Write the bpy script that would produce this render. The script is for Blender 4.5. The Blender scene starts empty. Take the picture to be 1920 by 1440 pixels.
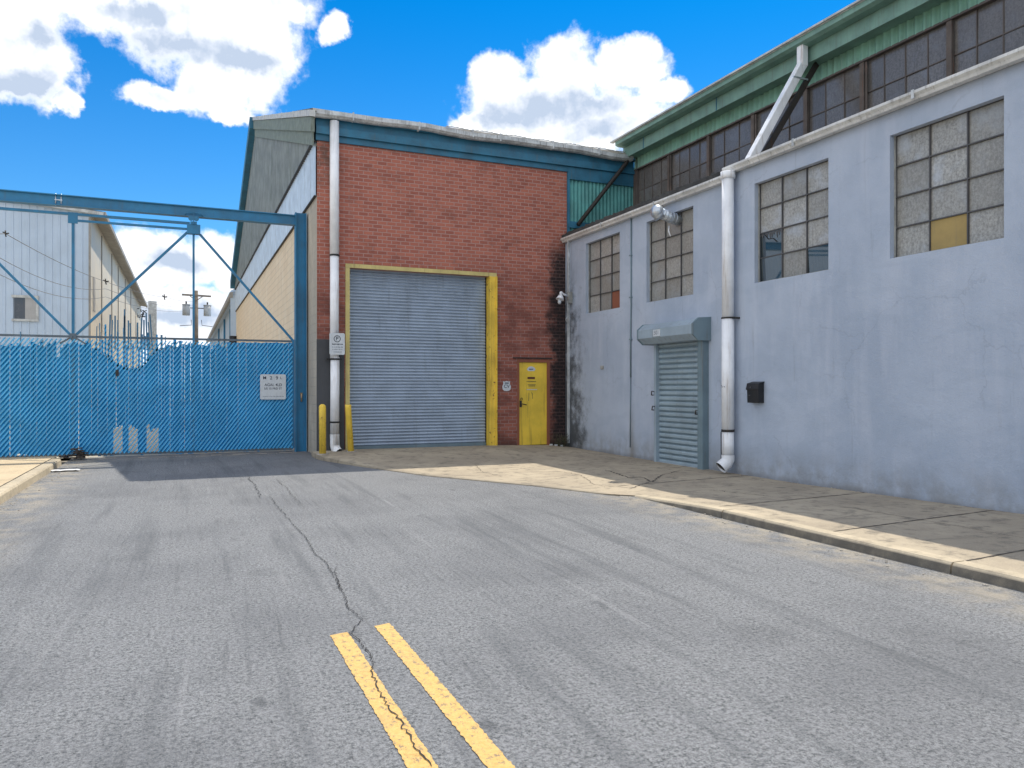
import bpy, bmesh, math, random
from mathutils import Vector, Matrix
random.seed(7)
R = math.radians
scn = bpy.context.scene
COL = scn.collection

# ------------------------------------------------------------------ camera
F = 1420.0; TH = R(23.42); CT, ST = math.cos(TH), math.sin(TH); CAMZ = 1.4; HY = 725.0
cd = bpy.data.cameras.new('camera'); cam = bpy.data.objects.new('camera', cd); COL.objects.link(cam)
cam.location = (0, 0, CAMZ); cam.rotation_euler = (R(90), 0, -TH)
cd.sensor_width = 36; cd.lens = 36*F/1920; cd.shift_y = (HY-720)/1920
cd.clip_start = 0.05; cd.clip_end = 5000
scn.camera = cam

# ------------------------------------------------------------------ exposure
vs = scn.view_settings
vs.view_transform = 'Standard'; vs.look = 'None'; vs.gamma = 1; vs.use_curve_mapping = False
vs.exposure = 1.0

# ------------------------------------------------------------------ sun
SUN = Vector((.44, .416, 1)).normalized()
sl = bpy.data.lights.new('sun', 'SUN'); sl.energy = 2.4; sl.angle = R(0.5); sl.color = (1, .92, .78)
so = bpy.data.objects.new('sun', sl); COL.objects.link(so)
so.rotation_euler = SUN.to_track_quat('Z', 'Y').to_euler(); so.location = (0, 0, 30)

# ------------------------------------------------------------------ node helper
class NT:
    def __init__(s, nt):
        s.nt = nt
    def n(s, t, **k):
        o = s.nt.nodes.new(t)
        for a, b in k.items(): setattr(o, a, b)
        return o
    def put(s, sock, v):
        if v is None: return
        if isinstance(v, bpy.types.NodeSocket): s.nt.links.new(v, sock)
        elif isinstance(v, (tuple, list)):
            if len(sock.default_value) == 4 and len(v) == 3: v = tuple(v)+(1,)
            sock.default_value = v
        else: sock.default_value = v
    def math(s, op, a, b=0.0, c=None, clamp=False):
        o = s.n('ShaderNodeMath', operation=op, use_clamp=clamp)
        s.put(o.inputs[0], a); s.put(o.inputs[1], b)
        if c is not None: s.put(o.inputs[2], c)
        return o.outputs[0]
    def vmath(s, op, a, b=None):
        o = s.n('ShaderNodeVectorMath', operation=op)
        s.put(o.inputs[0], a); s.put(o.inputs[1], b)
        return o.outputs['Value'] if op in ('LENGTH', 'DOT_PRODUCT') else o.outputs[0]
    def mr(s, v, a, b, c=0.0, d=1.0, smooth=True):
        o = s.n('ShaderNodeMapRange', interpolation_type='SMOOTHSTEP' if smooth else 'LINEAR')
        for i, x in enumerate((v, a, b, c, d)): s.put(o.inputs[i], x)
        return o.outputs[0]
    def mix(s, f, a, b, mode='MIX'):
        o = s.n('ShaderNodeMix', data_type='RGBA', blend_type=mode)
        s.put(o.inputs[0], f); s.put(o.inputs[6], a); s.put(o.inputs[7], b)
        return o.outputs[2]
    def pos(s):
        return s.n('ShaderNodeNewGeometry').outputs['Position']
    def sep(s, v):
        o = s.n('ShaderNodeSeparateXYZ'); s.put(o.inputs[0], v); return o.outputs
    def comb(s, x, y, z):
        o = s.n('ShaderNodeCombineXYZ')
        s.put(o.inputs[0], x); s.put(o.inputs[1], y); s.put(o.inputs[2], z); return o.outputs[0]
    def noise(s, v, scale, detail=4, rough=.55, dist=0, col=False):
        o = s.n('ShaderNodeTexNoise'); s.put(o.inputs['Vector'], v)
        o.inputs['Scale'].default_value = scale; o.inputs['Detail'].default_value = detail
        o.inputs['Roughness'].default_value = rough; o.inputs['Distortion'].default_value = dist
        return o.outputs['Color'] if col else o.outputs['Fac']
    def voro(s, v, scale, feat='F1'):
        o = s.n('ShaderNodeTexVoronoi', feature=feat); s.put(o.inputs['Vector'], v)
        o.inputs['Scale'].default_value = scale
        return o.outputs
    def scale(s, v, sc):
        return s.vmath('MULTIPLY', v, sc)
    def attr(s, name):
        o = s.n('ShaderNodeAttribute'); o.attribute_name = name; return o.outputs['Fac']

# ------------------------------------------------------------------ world: nishita sky with cumulus clouds by direction
w = bpy.data.worlds.new('World'); scn.world = w; w.use_nodes = True
W = NT(w.node_tree); w.node_tree.nodes.clear()
sky = W.n('ShaderNodeTexSky', sky_type='NISHITA'); sky.sun_disc = False
sky.sun_elevation = math.asin(SUN.z); sky.sun_rotation = math.atan2(SUN.x, SUN.y)
sky.altitude = 0; sky.air_density = 1.0; sky.dust_density = 0.4; sky.ozone_density = 3.0
def azel(x, y):
    return (TH+math.atan((x-960)/F), math.atan((HY-y)/math.hypot(F, x-960)))
CLOUDS = [(-60,60,120,120),(25,40,105,120),(85,120,62,80),(130,190,26,26),(10,130,80,60),
 (250,10,170,62),(330,55,130,70),(420,60,150,75),(488,92,76,60),(440,130,110,70),(400,170,75,44),(290,165,72,26),
 (430,205,34,22),(330,-60,260,90),(545,16,34,30),(630,44,34,30),(470,0,120,60),
 (1062,130,72,66),(1175,130,66,48),(935,165,66,50),(1010,200,140,60),(1235,172,58,26),(1120,220,120,52),
 (900,225,58,24),(1100,265,120,40),(960,250,80,30),
 (285,480,100,58),(350,500,70,50),(425,485,70,48),(260,520,80,40),(470,520,80,40),
 (340,590,190,50),(420,620,160,60),(200,620,160,60),(300,660,300,50),(700,650,400,60),(1300,660,500,50),(-300,600,250,60),(2300,300,260,130),(-500,300,200,110)]
g = bpy.data.node_groups.new('cloud_density', 'ShaderNodeTree')
g.interface.new_socket('Vector', in_out='INPUT', socket_type='NodeSocketVector')
g.interface.new_socket('Density', in_out='OUTPUT', socket_type='NodeSocketFloat')
G = NT(g); gi = G.n('NodeGroupInput'); go = G.n('NodeGroupOutput')
pv = gi.outputs[0]
wob = G.vmath('SUBTRACT', G.noise(pv, 9, 5, .6, col=True), (.5, .5, .5))
wob = G.scale(wob, (.085, .06, 0))
wob2 = G.scale(G.vmath('SUBTRACT', G.noise(pv, 30, 6, .65, col=True), (.5, .5, .5)), (.03, .026, 0))
pd = G.vmath('ADD', G.vmath('ADD', pv, wob), wob2)
acc = None
for (cx, cy, rx, ry) in CLOUDS:
    a0, e0 = azel(cx, cy)
    a1 = azel(cx+rx, cy)[0]; e1 = azel(cx, cy-ry)[1]
    dlt = G.vmath('SUBTRACT', pd, (a0, e0, 0))
    ln = G.vmath('LENGTH', G.scale(dlt, (1/(a1-a0), 1/(e1-e0), 0)))
    v = G.math('SUBTRACT', 1.12, ln)
    acc = v if acc is None else G.math('SMOOTH_MAX', acc, v, .18)
fb = G.noise(pv, 38, 6, .62)
den = G.math('ADD', acc, G.math('MULTIPLY', G.math('SUBTRACT', fb, .5), .85))
GREY = [(1060,205,120,42),(1130,245,90,30),(940,215,60,26),(330,95,150,34),(450,120,90,26),(30,150,90,40),(100,70,60,30),(330,490,80,24),(330,590,120,22),(250,30,90,24)]
gacc = None
for (cx, cy, rx, ry) in GREY:
    a0, e0 = azel(cx, cy); a1 = azel(cx+rx, cy)[0]; e1 = azel(cx, cy-ry)[1]
    v = G.math('SUBTRACT', 1.0, G.vmath('LENGTH', G.scale(G.vmath('SUBTRACT', pd, (a0, e0, 0)), (1/(a1-a0), 1/(e1-e0), 0))))
    gacc = v if gacc is None else G.math('SMOOTH_MAX', gacc, v, .2)
fb2 = G.noise(G.vmath('ADD', pv, (.006, .016, 0)), 38, 3, .6); fb3 = G.noise(pv, 38, 3, .6)
low = G.noise(G.vmath('ADD', pv, (0, .01, 0)), 11, 2, .5)
sh_ = G.math('ADD', G.math('ADD', G.math('MULTIPLY', G.math('SUBTRACT', fb2, fb3), 1.1), G.math('MULTIPLY', G.math('SUBTRACT', low, .5), 2.0)), G.mr(gacc, -.35, .7, -.25, .75))
g.interface.new_socket('Shade', in_out='OUTPUT', socket_type='NodeSocketFloat')
G.nt.links.new(den, go.inputs[0]); G.nt.links.new(sh_, go.inputs[1])
tc = W.n('ShaderNodeTexCoord').outputs['Generated']
dx, dy, dz = W.sep(tc)
az = W.math('ARCTAN2', dx, dy); el = W.math('ARCSINE', dz)
pp = W.comb(az, el, 0)
cg = W.n('ShaderNodeGroup'); cg.node_tree = g; W.put(cg.inputs[0], pp); d0 = cg.outputs[0]; relief = cg.outputs[1]
mask = W.mr(d0, -.10, .42)
# unseen cumulus added to brighten and whiten shade, thickest overhead and behind the photographer
fwd = W.vmath('DOT_PRODUCT', tc, (.40, .90, -.15))
rest = W.math('ADD', W.noise(tc, 2.6, 3, .6), W.mr(fwd, .62, .25, -.5, .05))
mask = W.math('MAXIMUM', mask, W.mr(rest, .44, .56))
mask = W.math('MULTIPLY', mask, W.mr(el, -.04, .0))
sh = W.math('MULTIPLY', W.mr(d0, .12, .6), W.math('ADD', relief, .35), clamp=True)
ccol = W.mix(sh, (4.6, 4.68, 4.85), (2.15, 2.55, 3.2))
tint = W.mix(W.mr(el, .0, .5), (.245, .46, .60), (.002, .315, .56))
skyc = W.mix(1.0, sky.outputs[0], tint, 'MULTIPLY')
wc = W.mix(mask, skyc, ccol)
bg = W.n('ShaderNodeBackground'); W.put(bg.inputs[0], wc); bg.inputs[1].default_value = 0.135
w.cycles.sampling_method = 'MANUAL'; w.cycles.sample_map_resolution = 512
wo = W.n('ShaderNodeOutputWorld'); W.nt.links.new(bg.outputs[0], wo.inputs[0])

# ------------------------------------------------------------------ material helpers
def newmat(name):
    m = bpy.data.materials.new(name); m.use_nodes = True
    n = NT(m.node_tree); b = m.node_tree.nodes['Principled BSDF']
    return m, n, b
def bump(n, b, h, dist=.01, strength=1.0):
    o = n.n('ShaderNodeBump'); o.inputs['Distance'].default_value = dist; o.inputs['Strength'].default_value = strength
    n.put(o.inputs['Height'], h); n.nt.links.new(o.outputs[0], b.inputs['Normal'])
def painted(name, col, rough=.55, metal=0, var=.25, dirt=(.12,.10,.08), dirtamt=.35, streak=True, sc=1.0, rust=0, bumpd=.002):
    """weathered paint / metal: mottled, streaked, a little dirt"""
    m, n, b = newmat(name); p = n.pos()
    a = n.noise(p, 2.2*sc, 6, .6)
    s = n.noise(n.scale(p, (9*sc, 9*sc, .7*sc)), 1.6, 5, .6) if streak else n.noise(p, 7*sc, 5)
    c = n.mix(n.mr(a, .3, .7), tuple(x*(1-var) for x in col), tuple(min(1, x*(1+var*.6)) for x in col))
    f = n.math('MULTIPLY', n.mr(s, .52, .78), dirtamt)
    c = n.mix(f, c, dirt)
    if rust:
        rn = n.noise(p, 9*sc, 8, .7)
        c = n.mix(n.mr(rn, 1-rust, 1-rust+.06), c, (.16, .055, .025))
    n.put(b.inputs['Base Color'], c); b.inputs['Metallic'].default_value = metal
    n.put(b.inputs['Roughness'], n.mr(a, .2, .8, rough-.1, rough+.12))
    bump(n, b, n.noise(p, 40, 4), bumpd, .6)
    return m
M = {}
M['white_pvc'] = painted('white_pvc', (0.86, 0.88, 0.92), .4, var=.12, dirt=(.30,.21,.14), dirtamt=.6)
M['gutter'] = painted('gutter_white', (.66, .66, .64), .45, var=.2, dirt=(.16,.14,.12), dirtamt=.65, sc=1.5)
M['gutter_old'] = painted('gutter_old', (0.55, 0.58, 0.6), .5, var=.35, dirt=(.10,.10,.10), dirtamt=.8, sc=2)
M['blue_trim'] = painted('blue_trim', (0.028, 0.16, 0.27), .55, var=.3, dirt=(.10,.12,.12), dirtamt=.5)
M['gate_blue'] = painted('gate_blue', (0.025, 0.19, 0.37), .5, var=.22, dirt=(.10,.10,.10), dirtamt=.4, rust=.34)
M['rail_brown'] = painted('rail_brown', (.10, .14, .18), .6, var=.3, dirt=(.10,.06,.04), dirtamt=.8)
M['green'] = painted('green_metal', (0.21, 0.42, 0.34), .55, var=.2, dirt=(.10,.10,.09), dirtamt=.45)
M['green_fascia'] = painted('green_fascia', (0.19, 0.34, 0.29), .55, var=.22, dirt=(.14,.14,.13), dirtamt=.5)
M['teal'] = painted('teal_corrugated', (0.1, 0.34, 0.33), .55, var=.25, dirt=(.02,.09,.12), dirtamt=.8)
M['steel_door'] = painted('roller_steel', (0.35, 0.425, 0.53), .42, metal=.25, var=.12, dirt=(.12,.14,.16), dirtamt=.35)
M['shutter'] = painted('shutter_paint', (0.32, 0.41, 0.47), .5, var=.14, dirt=(.12,.12,.12), dirtamt=.35)
M['housing'] = painted('housing_paint', (0.17, 0.24, 0.28), .5, var=.15, dirt=(.16,.12,.09), dirtamt=.45)
M['housing_light'] = painted('housing_paint_light', (0.32, 0.4, 0.47), .5, var=.12, dirt=(.16,.14,.12), dirtamt=.45)
M['yellow'] = painted('yellow_paint', (0.84, 0.58, 0.07), .5, var=.18, dirt=(.16,.06,.03), dirtamt=.5, rust=.41)
M['yellow_door'] = painted('yellow_door', (0.84, 0.58, 0.06), .5, var=.16, dirt=(.22,.15,.04), dirtamt=.6, sc=.8, rust=.30)
M['yellow_pale'] = painted('yellow_pale', (.60, .50, .20), .6, var=.2, dirt=(.25,.15,.08), dirtamt=.5, rust=.36)
M['galv'] = painted('galvanised', (.55, .60, .66), .35, metal=.7, var=.2, dirt=(.2,.2,.2), dirtamt=.4, sc=3)
M['black'] = painted('black_plastic', (.012, .012, .014), .45, var=.2, dirtamt=.1)
M['dark_iron'] = painted('dark_iron', (.03, .026, .024), .6, var=.3, dirt=(.10,.04,.02), dirtamt=.5)
M['rust_post'] = painted('rusty_post', (0.13, 0.11, 0.1), .8, var=.35, dirt=(.20,.085,.05), dirtamt=.8, sc=1.5, rust=.36)
M['mullion'] = painted('steel_mullion', (0.115, 0.1, 0.095), .7, var=.3, dirt=(.12,.05,.03), dirtamt=.6)
M['muntin'] = painted('grey_muntin', (.09, .09, .095), .6, var=.3, dirt=(.2,.16,.12), dirtamt=.5)
M['putty'] = painted('window_edge', (.36, .36, .34), .7, var=.3, dirt=(.14,.12,.1), dirtamt=.6, sc=3)
M['dark_panel'] = painted('charcoal_paint', (.072, .076, .085), .8, var=.2, dirt=(.11,.10,.09), dirtamt=.6, sc=.8, bumpd=.006)
M['white_sign'] = painted('sign_white', (.60, .64, .68), .45, var=.07, dirt=(.3,.32,.35), dirtamt=.5, sc=4)
M['sign_edge'] = painted('sign_edge', (.45, .47, .50), .5, var=.15)
M['ink'] = painted('ink', (.035, .05, .08), .6, var=.3, dirtamt=0)
M['ink_pale'] = painted('ink_pale', (.26, .30, .35), .6, var=.3, dirtamt=0)
M['red_ink'] = painted('red_brown_label', (.12, .03, .02), .6, var=.3)
M['pole_wood'] = painted('pole_wood', (.20, .165, .13), .9, var=.3, dirt=(.07,.06,.05), dirtamt=.7)
M['transformer'] = painted('transformer_grey', (.36, .38, .39), .5, var=.12)
M['brass'] = painted('old_brass', (.45, .33, .20), .45, metal=.5, var=.2, sc=3)
M['roof_pale'] = painted('pale_roof', (.52, .48, .42), .7, var=.2, dirt=(.22,.19,.16), dirtamt=.7, sc=.6)
M['roof_dark'] = painted('tar_roof', (.07, .072, .075), .9, var=.4, dirt=(.14,.13,.12), dirtamt=.7, streak=False, bumpd=.02)
M['brown_board'] = painted('brown_board', (.27, .095, .055), .8, var=.15)
M['ochre_board'] = painted('ochre_board', (.40, .29, .11), .7, var=.15, dirt=(.25,.2,.12), dirtamt=.5)
M['interior'] = painted('dark_interior', (.03, .03, .03), .9)
M['litter'] = painted('litter_white', (.62, .63, .65), .8, var=.15, streak=False, sc=4)
M['wood_scrap'] = painted('wood_scrap', (.075, .06, .05), .95, var=.5, streak=False, sc=8)
M['weed'] = painted('dry_weed', (.10, .085, .05), .9, var=.4, streak=False, sc=8)
M['leaf'] = painted('weed_leaf', (.06, .08, .035), .9, var=.4, streak=False, sc=8)
M['block_grey'] = painted('conc_block', (.38, .35, .31), .9, var=.25, streak=False, sc=2, bumpd=.01)

def slat_mat():
    m, n, b = newmat('privacy_slat_blue'); p = n.pos(); x, y, z = n.sep(p)
    r = n.attr('rnd')
    c = n.mix(r, (.03, .32, .66), (.045, .39, .78))
    # real weave: slats bend where the wire crosses them, one diagonal band per diamond
    dg = n.math('ADD', n.math('MULTIPLY', n.math('SUBTRACT', x, n.math('MULTIPLY', z, .75)), 1/.083), n.math('MULTIPLY', r, .12))
    wv = n.math('SINE', n.math('MULTIPLY', dg, 6.2832))
    c = n.mix(n.mr(n.noise(p, 1.3, 5, .6), .35, .7), c, (.014, .28, .62))
    c = n.mix(n.math('MULTIPLY', n.mr(n.noise(n.scale(p, (16, 1, 1.2)), 1.5, 4), .6, .8), .5), c, (.06, .13, .2))
    n.put(b.inputs['Base Color'], c); b.inputs['Roughness'].default_value = .38
    bump(n, b, wv, .014, 1.0)
    return m
M['slat'] = slat_mat()
M['chain'] = painted('chainlink_skylit_blue', (.09, .44, .76), .45, var=.2, dirt=(.2,.25,.3), dirtamt=.3)  # lighter blue puts the slats' sky-lit bands into the wire colour

def asphalt():
    m, n, b = newmat('asphalt'); p = n.pos(); x, y, z = n.sep(p)
    fine = n.noise(p, 42, 6, .85); mid = n.noise(p, 9, 6, .7); big = n.noise(p, .55, 5, .6)
    vor = n.voro(p, 85)[0]
    c = n.mix(n.mr(fine, .36, .62), (.048, .053, .060), (.275, .286, .302))
    c = n.mix(n.math('MULTIPLY', n.mr(vor, .0, .45, 1, 0), .45), c, (.42, .43, .45))
    c = n.mix(n.math('MULTIPLY', n.mr(mid, .35, .7), .35), c, (.245, .25, .27))
    c = n.mix(n.math('MULTIPLY', n.mr(big, .42, .68), .36), c, (.10, .106, .12))
    # tyre wear bands running down the lane, bending slightly towards the gate
    xs = n.math('SUBTRACT', x, n.math('MULTIPLY', n.math('SINE', n.math('MULTIPLY', y, .14)), .35))
    wav = n.noise(n.comb(n.math('MULTIPLY', xs, 2.3), n.math('MULTIPLY', y, .14), 0), 1.5, 5, .6)
    c = n.mix(n.math('MULTIPLY', n.mr(wav, .50, .72), .55), c, (.088, .096, .108))
    wav2 = n.noise(n.comb(n.math('MULTIPLY', xs, 7.5), n.math('MULTIPLY', y, .25), 3), 1.5, 6, .7)
    c = n.mix(n.math('MULTIPLY', n.mr(wav2, .58, .75), .4), c, (.34, .345, .36))
    st = n.noise(n.comb(n.math('MULTIPLY', xs, 16), n.math('MULTIPLY', y, .5), 7), 1.6, 7, .75)
    c = n.mix(n.math('MULTIPLY', n.math('MULTIPLY', n.mr(st, .50, .70), n.mr(big, .35, .6)), .6), c, (.085, .09, .098))
    pit = n.voro(n.scale(p, (1, 1, 1)), 24)[0]
    c = n.mix(n.math('MULTIPLY', n.mr(pit, .16, .08), .65), c, (.03, .033, .038))
    worn = n.noise(n.scale(p, (1, .8, 1)), 1.1, 9, .75)
    c = n.mix(n.math('MULTIPLY', n.mr(worn, .55, .68), .3), c, (.075, .08, .088))
    # oil spots
    sp = n.noise(n.scale(p, (1, .55, 1)), 2.6, 3, .5)
    c = n.mix(n.math('MULTIPLY', n.mr(sp, .69, .76), .5), c, (.045, .05, .058))
    # sandy dust against both kerbs
    dk = n.math('MAXIMUM', n.mr(x, -1.2, -2.15), n.math('MULTIPLY', n.mr(x, 4.7, 5.75), n.mr(y, 12, 9)))
    dn = n.mr(n.noise(p, 3.5, 6, .65), .35, .7)
    c = n.mix(n.math('MULTIPLY', n.math('MULTIPLY', dk, dn), .75), c, (.40, .35, .27))
    gd = n.mr(y, 16.9, 18.2)
    c = n.mix(n.math('MULTIPLY', n.math('MULTIPLY', gd, dn), .8), c, (.34, .30, .25))
    n.put(b.inputs['Base Color'], c); b.inputs['Roughness'].default_value = .88
    b.inputs['Specular IOR Level'].default_value = .3
    h = n.math('ADD', n.math('MULTIPLY', fine, .7), n.math('MULTIPLY', vor, -.6))
    bump(n, b, h, .009, .9)
    return m
M['asphalt'] = asphalt()
def concrete(name, c0, c1, dirt, amt, sc=1):
    m, n, b = newmat(name); p = n.pos()
    big = n.noise(p, .8*sc, 6, .62); fine = n.noise(p, 60, 5, .7); mid = n.noise(p, 6, 6, .6)
    c = n.mix(n.mr(big, .35, .68), c0, c1)
    c = n.mix(n.math('MULTIPLY', n.mr(mid, .5, .72), amt), c, dirt)
    c = n.mix(n.math('MULTIPLY', n.mr(n.noise(n.scale(p, (1, 2.2, 1)), .9, 5, .7, 1.2), .55, .75), amt*1.1), c, dirt)
    c = n.mix(n.math('MULTIPLY', n.mr(fine, .35, .7), .3), c, tuple(x*1.25 for x in c1))
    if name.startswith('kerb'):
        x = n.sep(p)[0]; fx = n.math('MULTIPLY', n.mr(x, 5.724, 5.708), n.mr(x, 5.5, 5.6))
        c = n.mix(n.math('MULTIPLY', fx, n.mr(mid, .3, .6, .6, .92)), c, (.13, .12, .105))  # front face darkened in the colour for its shade, mottled like scuffed dirt
    n.put(b.inputs['Base Color'], c); b.inputs['Roughness'].default_value = .9
    b.inputs['Specular IOR Level'].default_value = .25
    bump(n, b, n.math('ADD', fine, mid), .004, .8)
    return m
M['concrete'] = concrete('sidewalk_concrete', (.31, .265, .205), (.43, .37, .28), (.14, .128, .108), .85)
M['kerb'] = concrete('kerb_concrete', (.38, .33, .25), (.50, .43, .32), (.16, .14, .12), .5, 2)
M['concrete_left'] = concrete('left_concrete', (.46, .37, .25), (.54, .44, .30), (.33, .27, .19), .4)
M['yard'] = concrete('yard_ground', (.40, .36, .29), (.48, .43, .34), (.25, .22, .18), .5)
M['crack'] = painted('crack_dark', (.03, .03, .033), .95, var=.4, streak=False, sc=5)
M['joint'] = painted('joint_dark', (.06, .052, .045), .95, var=.4, streak=False, sc=5)

def roadpaint():
    m, n, b = newmat('road_paint_yellow'); p = n.pos()
    fine = n.noise(p, 55, 6, .8)
    c = n.mix(n.mr(fine, .3, .7), (.58, .355, .10), (.72, .47, .175))
    chip = n.noise(n.scale(p, (1, .7, 1)), 26, 9, .85)
    c = n.mix(n.math('MULTIPLY', n.mr(chip, .53, .58), .8), c, (.13, .125, .12))
    c = n.mix(n.math('MULTIPLY', n.mr(n.noise(p, 3, 5), .5, .75), .35), c, (.33, .27, .16))
    n.put(b.inputs['Base Color'], c); b.inputs['Roughness'].default_value = .75
    bump(n, b, fine, .006, .8)
    return m
M['road_paint'] = roadpaint()

def brick():
    m, n, b = newmat('red_brick'); p = n.pos(); x, y, z = n.sep(p)
    o = n.n('ShaderNodeTexBrick'); n.put(o.inputs['Vector'], n.comb(n.math('ADD', x, y), z, 0))
    o.inputs['Scale'].default_value = 1; o.inputs['Brick Width'].default_value = .215; o.inputs['Row Height'].default_value = .0845
    o.inputs['Mortar Size'].default_value = .0105; o.inputs['Mortar Smooth'].default_value = .25; o.inputs['Bias'].default_value = -.1
    o.inputs['Color1'].default_value = (.46, .155, .105, 1); o.inputs['Color2'].default_value = (.32, .100, .072, 1)
    o.inputs['Mortar'].default_value = (.46, .27, .235, 1)
    c = o.outputs['Color']; f = o.outputs['Fac']
    tone = n.noise(p, .45, 5, .6)
    # mortar was smeared/washed pale on the upper part, red paint below
    up = n.mr(n.math('ADD', z, n.math('MULTIPLY', n.math('SUBTRACT', tone, .5), 2.5)), 3.2, 4.6)
    painted_c = n.mix(n.mr(n.noise(p, 14, 5), .3, .7), (.165, .055, .043), (.235, .082, .062))
    lowc = n.mix(n.math('MULTIPLY', n.mr(n.noise(n.scale(p, (1, 1, 1.8)), 1.7, 5, .65), .42, .62), .72), c, painted_c)
    lowc = n.mix(.28, lowc, (.07, .026, .022))
    c = n.mix(up, lowc, c)
    c = n.mix(n.math('MULTIPLY', n.mr(n.noise(p, 2.2, 6, .65), .5, .75), .35), c, (.09, .035, .03))
    c = n.mix(n.math('MULTIPLY', n.mr(n.noise(n.scale(p, (5, 1, .6)), 1.2, 5), .55, .8), .3), c, (.30, .17, .15))
    # black mildew by the corner, widening downwards
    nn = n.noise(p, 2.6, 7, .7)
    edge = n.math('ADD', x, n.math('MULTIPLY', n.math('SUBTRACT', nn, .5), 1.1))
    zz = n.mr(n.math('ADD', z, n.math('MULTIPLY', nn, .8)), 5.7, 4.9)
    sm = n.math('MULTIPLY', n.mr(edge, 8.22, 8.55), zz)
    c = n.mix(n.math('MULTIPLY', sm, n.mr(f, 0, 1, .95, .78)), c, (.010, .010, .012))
    # darker band at the foot and mottled dark patch at top left edge
    c = n.mix(n.math('MULTIPLY', n.mr(z, .35, -.05), .55), c, (.03, .02, .018))
    tl = n.math('MULTIPLY', n.mr(x, 3.6, 2.9), n.mr(z, 5.2, 6.6))
    c = n.mix(n.math('MULTIPLY', n.math('MULTIPLY', tl, n.mr(nn, .4, .6)), .6), c, (.05, .055, .045))
    n.put(b.inputs['Base Color'], c); b.inputs['Roughness'].default_value = .85
    bump(n, b, n.math('ADD', n.math('MULTIPLY', f, -1.0), n.math('MULTIPLY', n.noise(p, 60, 4), .35)), .008, .8)
    return m
M['brick'] = brick()

def stucco():
    m, n, b = newmat('blue_grey_stucco'); p = n.pos(); x, y, z = n.sep(p)
    big = n.noise(p, .7, 6, .6)
    vert = n.noise(n.scale(p, (3, 3, .45)), 1.3, 5, .6)
    c = n.mix(n.mr(big, .32, .70), (.375, .44, .55), (.465, .53, .64))
    c = n.mix(n.math('MULTIPLY', n.mr(vert, .45, .75), .5), c, (.52, .57, .67))
    patch = n.noise(n.scale(p, (1, .45, 1)), 1.7, 2, .4, 1.5)
    c = n.mix(n.math('MULTIPLY', n.mr(patch, .52, .60), .15), c, (.31, .385, .49))
    c = n.mix(n.math('MULTIPLY', n.mr(n.noise(n.scale(p, (8, 8, .5)), 1.1, 6, .65), .60, .80), .35), c, (.19, .205, .22))
    ve = n.voro(n.vmath('ADD', p, n.scale(n.noise(p, 3, 4, .6, col=True), (.4, .4, .4))), .55, 'DISTANCE_TO_EDGE')[0]
    ck = n.math('MULTIPLY', n.mr(ve, .0075, .002), n.mr(n.noise(p, .6, 2), .46, .54))
    c = n.mix(n.math('MULTIPLY', ck, .13), c, (.12, .13, .15))
    pl = n.mr(n.noise(p, 6.5, 8, .75), .69, .71)
    c = n.mix(n.math('MULTIPLY', pl, .5), c, (.56, .57, .58))
    # splash dirt at foot
    c = n.mix(n.math('MULTIPLY', n.math('MULTIPLY', n.mr(z, .55, -.1), n.mr(n.noise(p, 2.5, 6, .65), .3, .65)), .6), c, (.22, .215, .20))
    c = n.mix(n.math('MULTIPLY', n.mr(z, .0, -.10), .35), c, (.10, .095, .09))
    # darker towards the top, below the parapet gutter
    c = n.mix(n.math('MULTIPLY', n.mr(z, 4.95, 5.15), .3), c, (.16, .16, .17))
    # mildew near the brick corner
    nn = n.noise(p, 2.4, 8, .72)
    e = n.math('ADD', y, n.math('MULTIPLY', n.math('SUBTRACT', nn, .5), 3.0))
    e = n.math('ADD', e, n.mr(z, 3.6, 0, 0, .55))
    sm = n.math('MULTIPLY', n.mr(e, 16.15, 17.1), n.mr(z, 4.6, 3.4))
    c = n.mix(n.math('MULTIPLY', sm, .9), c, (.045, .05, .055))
    # brown run at the conduit foot
    cc = n.math('ABSOLUTE', n.math('SUBTRACT', y, 13.86))
    rn = n.math('MULTIPLY', n.mr(n.math('ADD', cc, n.math('MULTIPLY', nn, .12)), .22, .05), n.mr(z, 1.3, .2))
    c = n.mix(n.math('MULTIPLY', rn, .55), c, (.20, .18, .15))
    n.put(b.inputs['Base Color'], c); b.inputs['Roughness'].default_value = .8
    h = n.math('ADD', n.noise(p, 3.2, 5, .6), n.math('MULTIPLY', n.noise(p, 45, 5, .75), .30))
    bump(n, b, h, .026, .75)
    return m
M['stucco'] = stucco()

def pane(name, c0, c1, rough, gloss=.5):
    m, n, b = newmat(name); p = n.pos(); r = n.attr('rnd')
    gr = n.noise(p, 34, 6, .7); vert = n.noise(n.scale(p, (14, 14, 3)), 2.0, 5, .7, .5); cl = n.noise(n.vmath('ADD', p, n.comb(r, r, r)), 2.3, 5, .6)
    c = n.mix(n.mr(gr, .32, .68), c0, c1)
    c = n.mix(n.math('MULTIPLY', n.mr(vert, .45, .7), .45), c, tuple(x*.55 for x in c0))
    c = n.mix(n.math('MULTIPLY', n.mr(cl, .50, .70), .55), c, (c1[0]*1.0, c1[1]*1.12, c1[2]*1.35))  # bluish clouding paints sky reflections into the pane colour
    c = n.mix(n.math('MULTIPLY', r, .6), c, tuple(x*.75 for x in c0))
    n.put(b.inputs['Base Color'], c); b.inputs['Roughness'].default_value = rough
    b.inputs['Specular IOR Level'].default_value = gloss
    bump(n, b, gr, .003, .6)
    return m
M['pane'] = pane('frosted_wired_glass', (.27, .265, .245), (.52, .515, .49), .3)
M['pane_dark'] = pane('sooty_glass', (.13, .122, .118), (.22, .208, .20), .22, .7)
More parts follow.
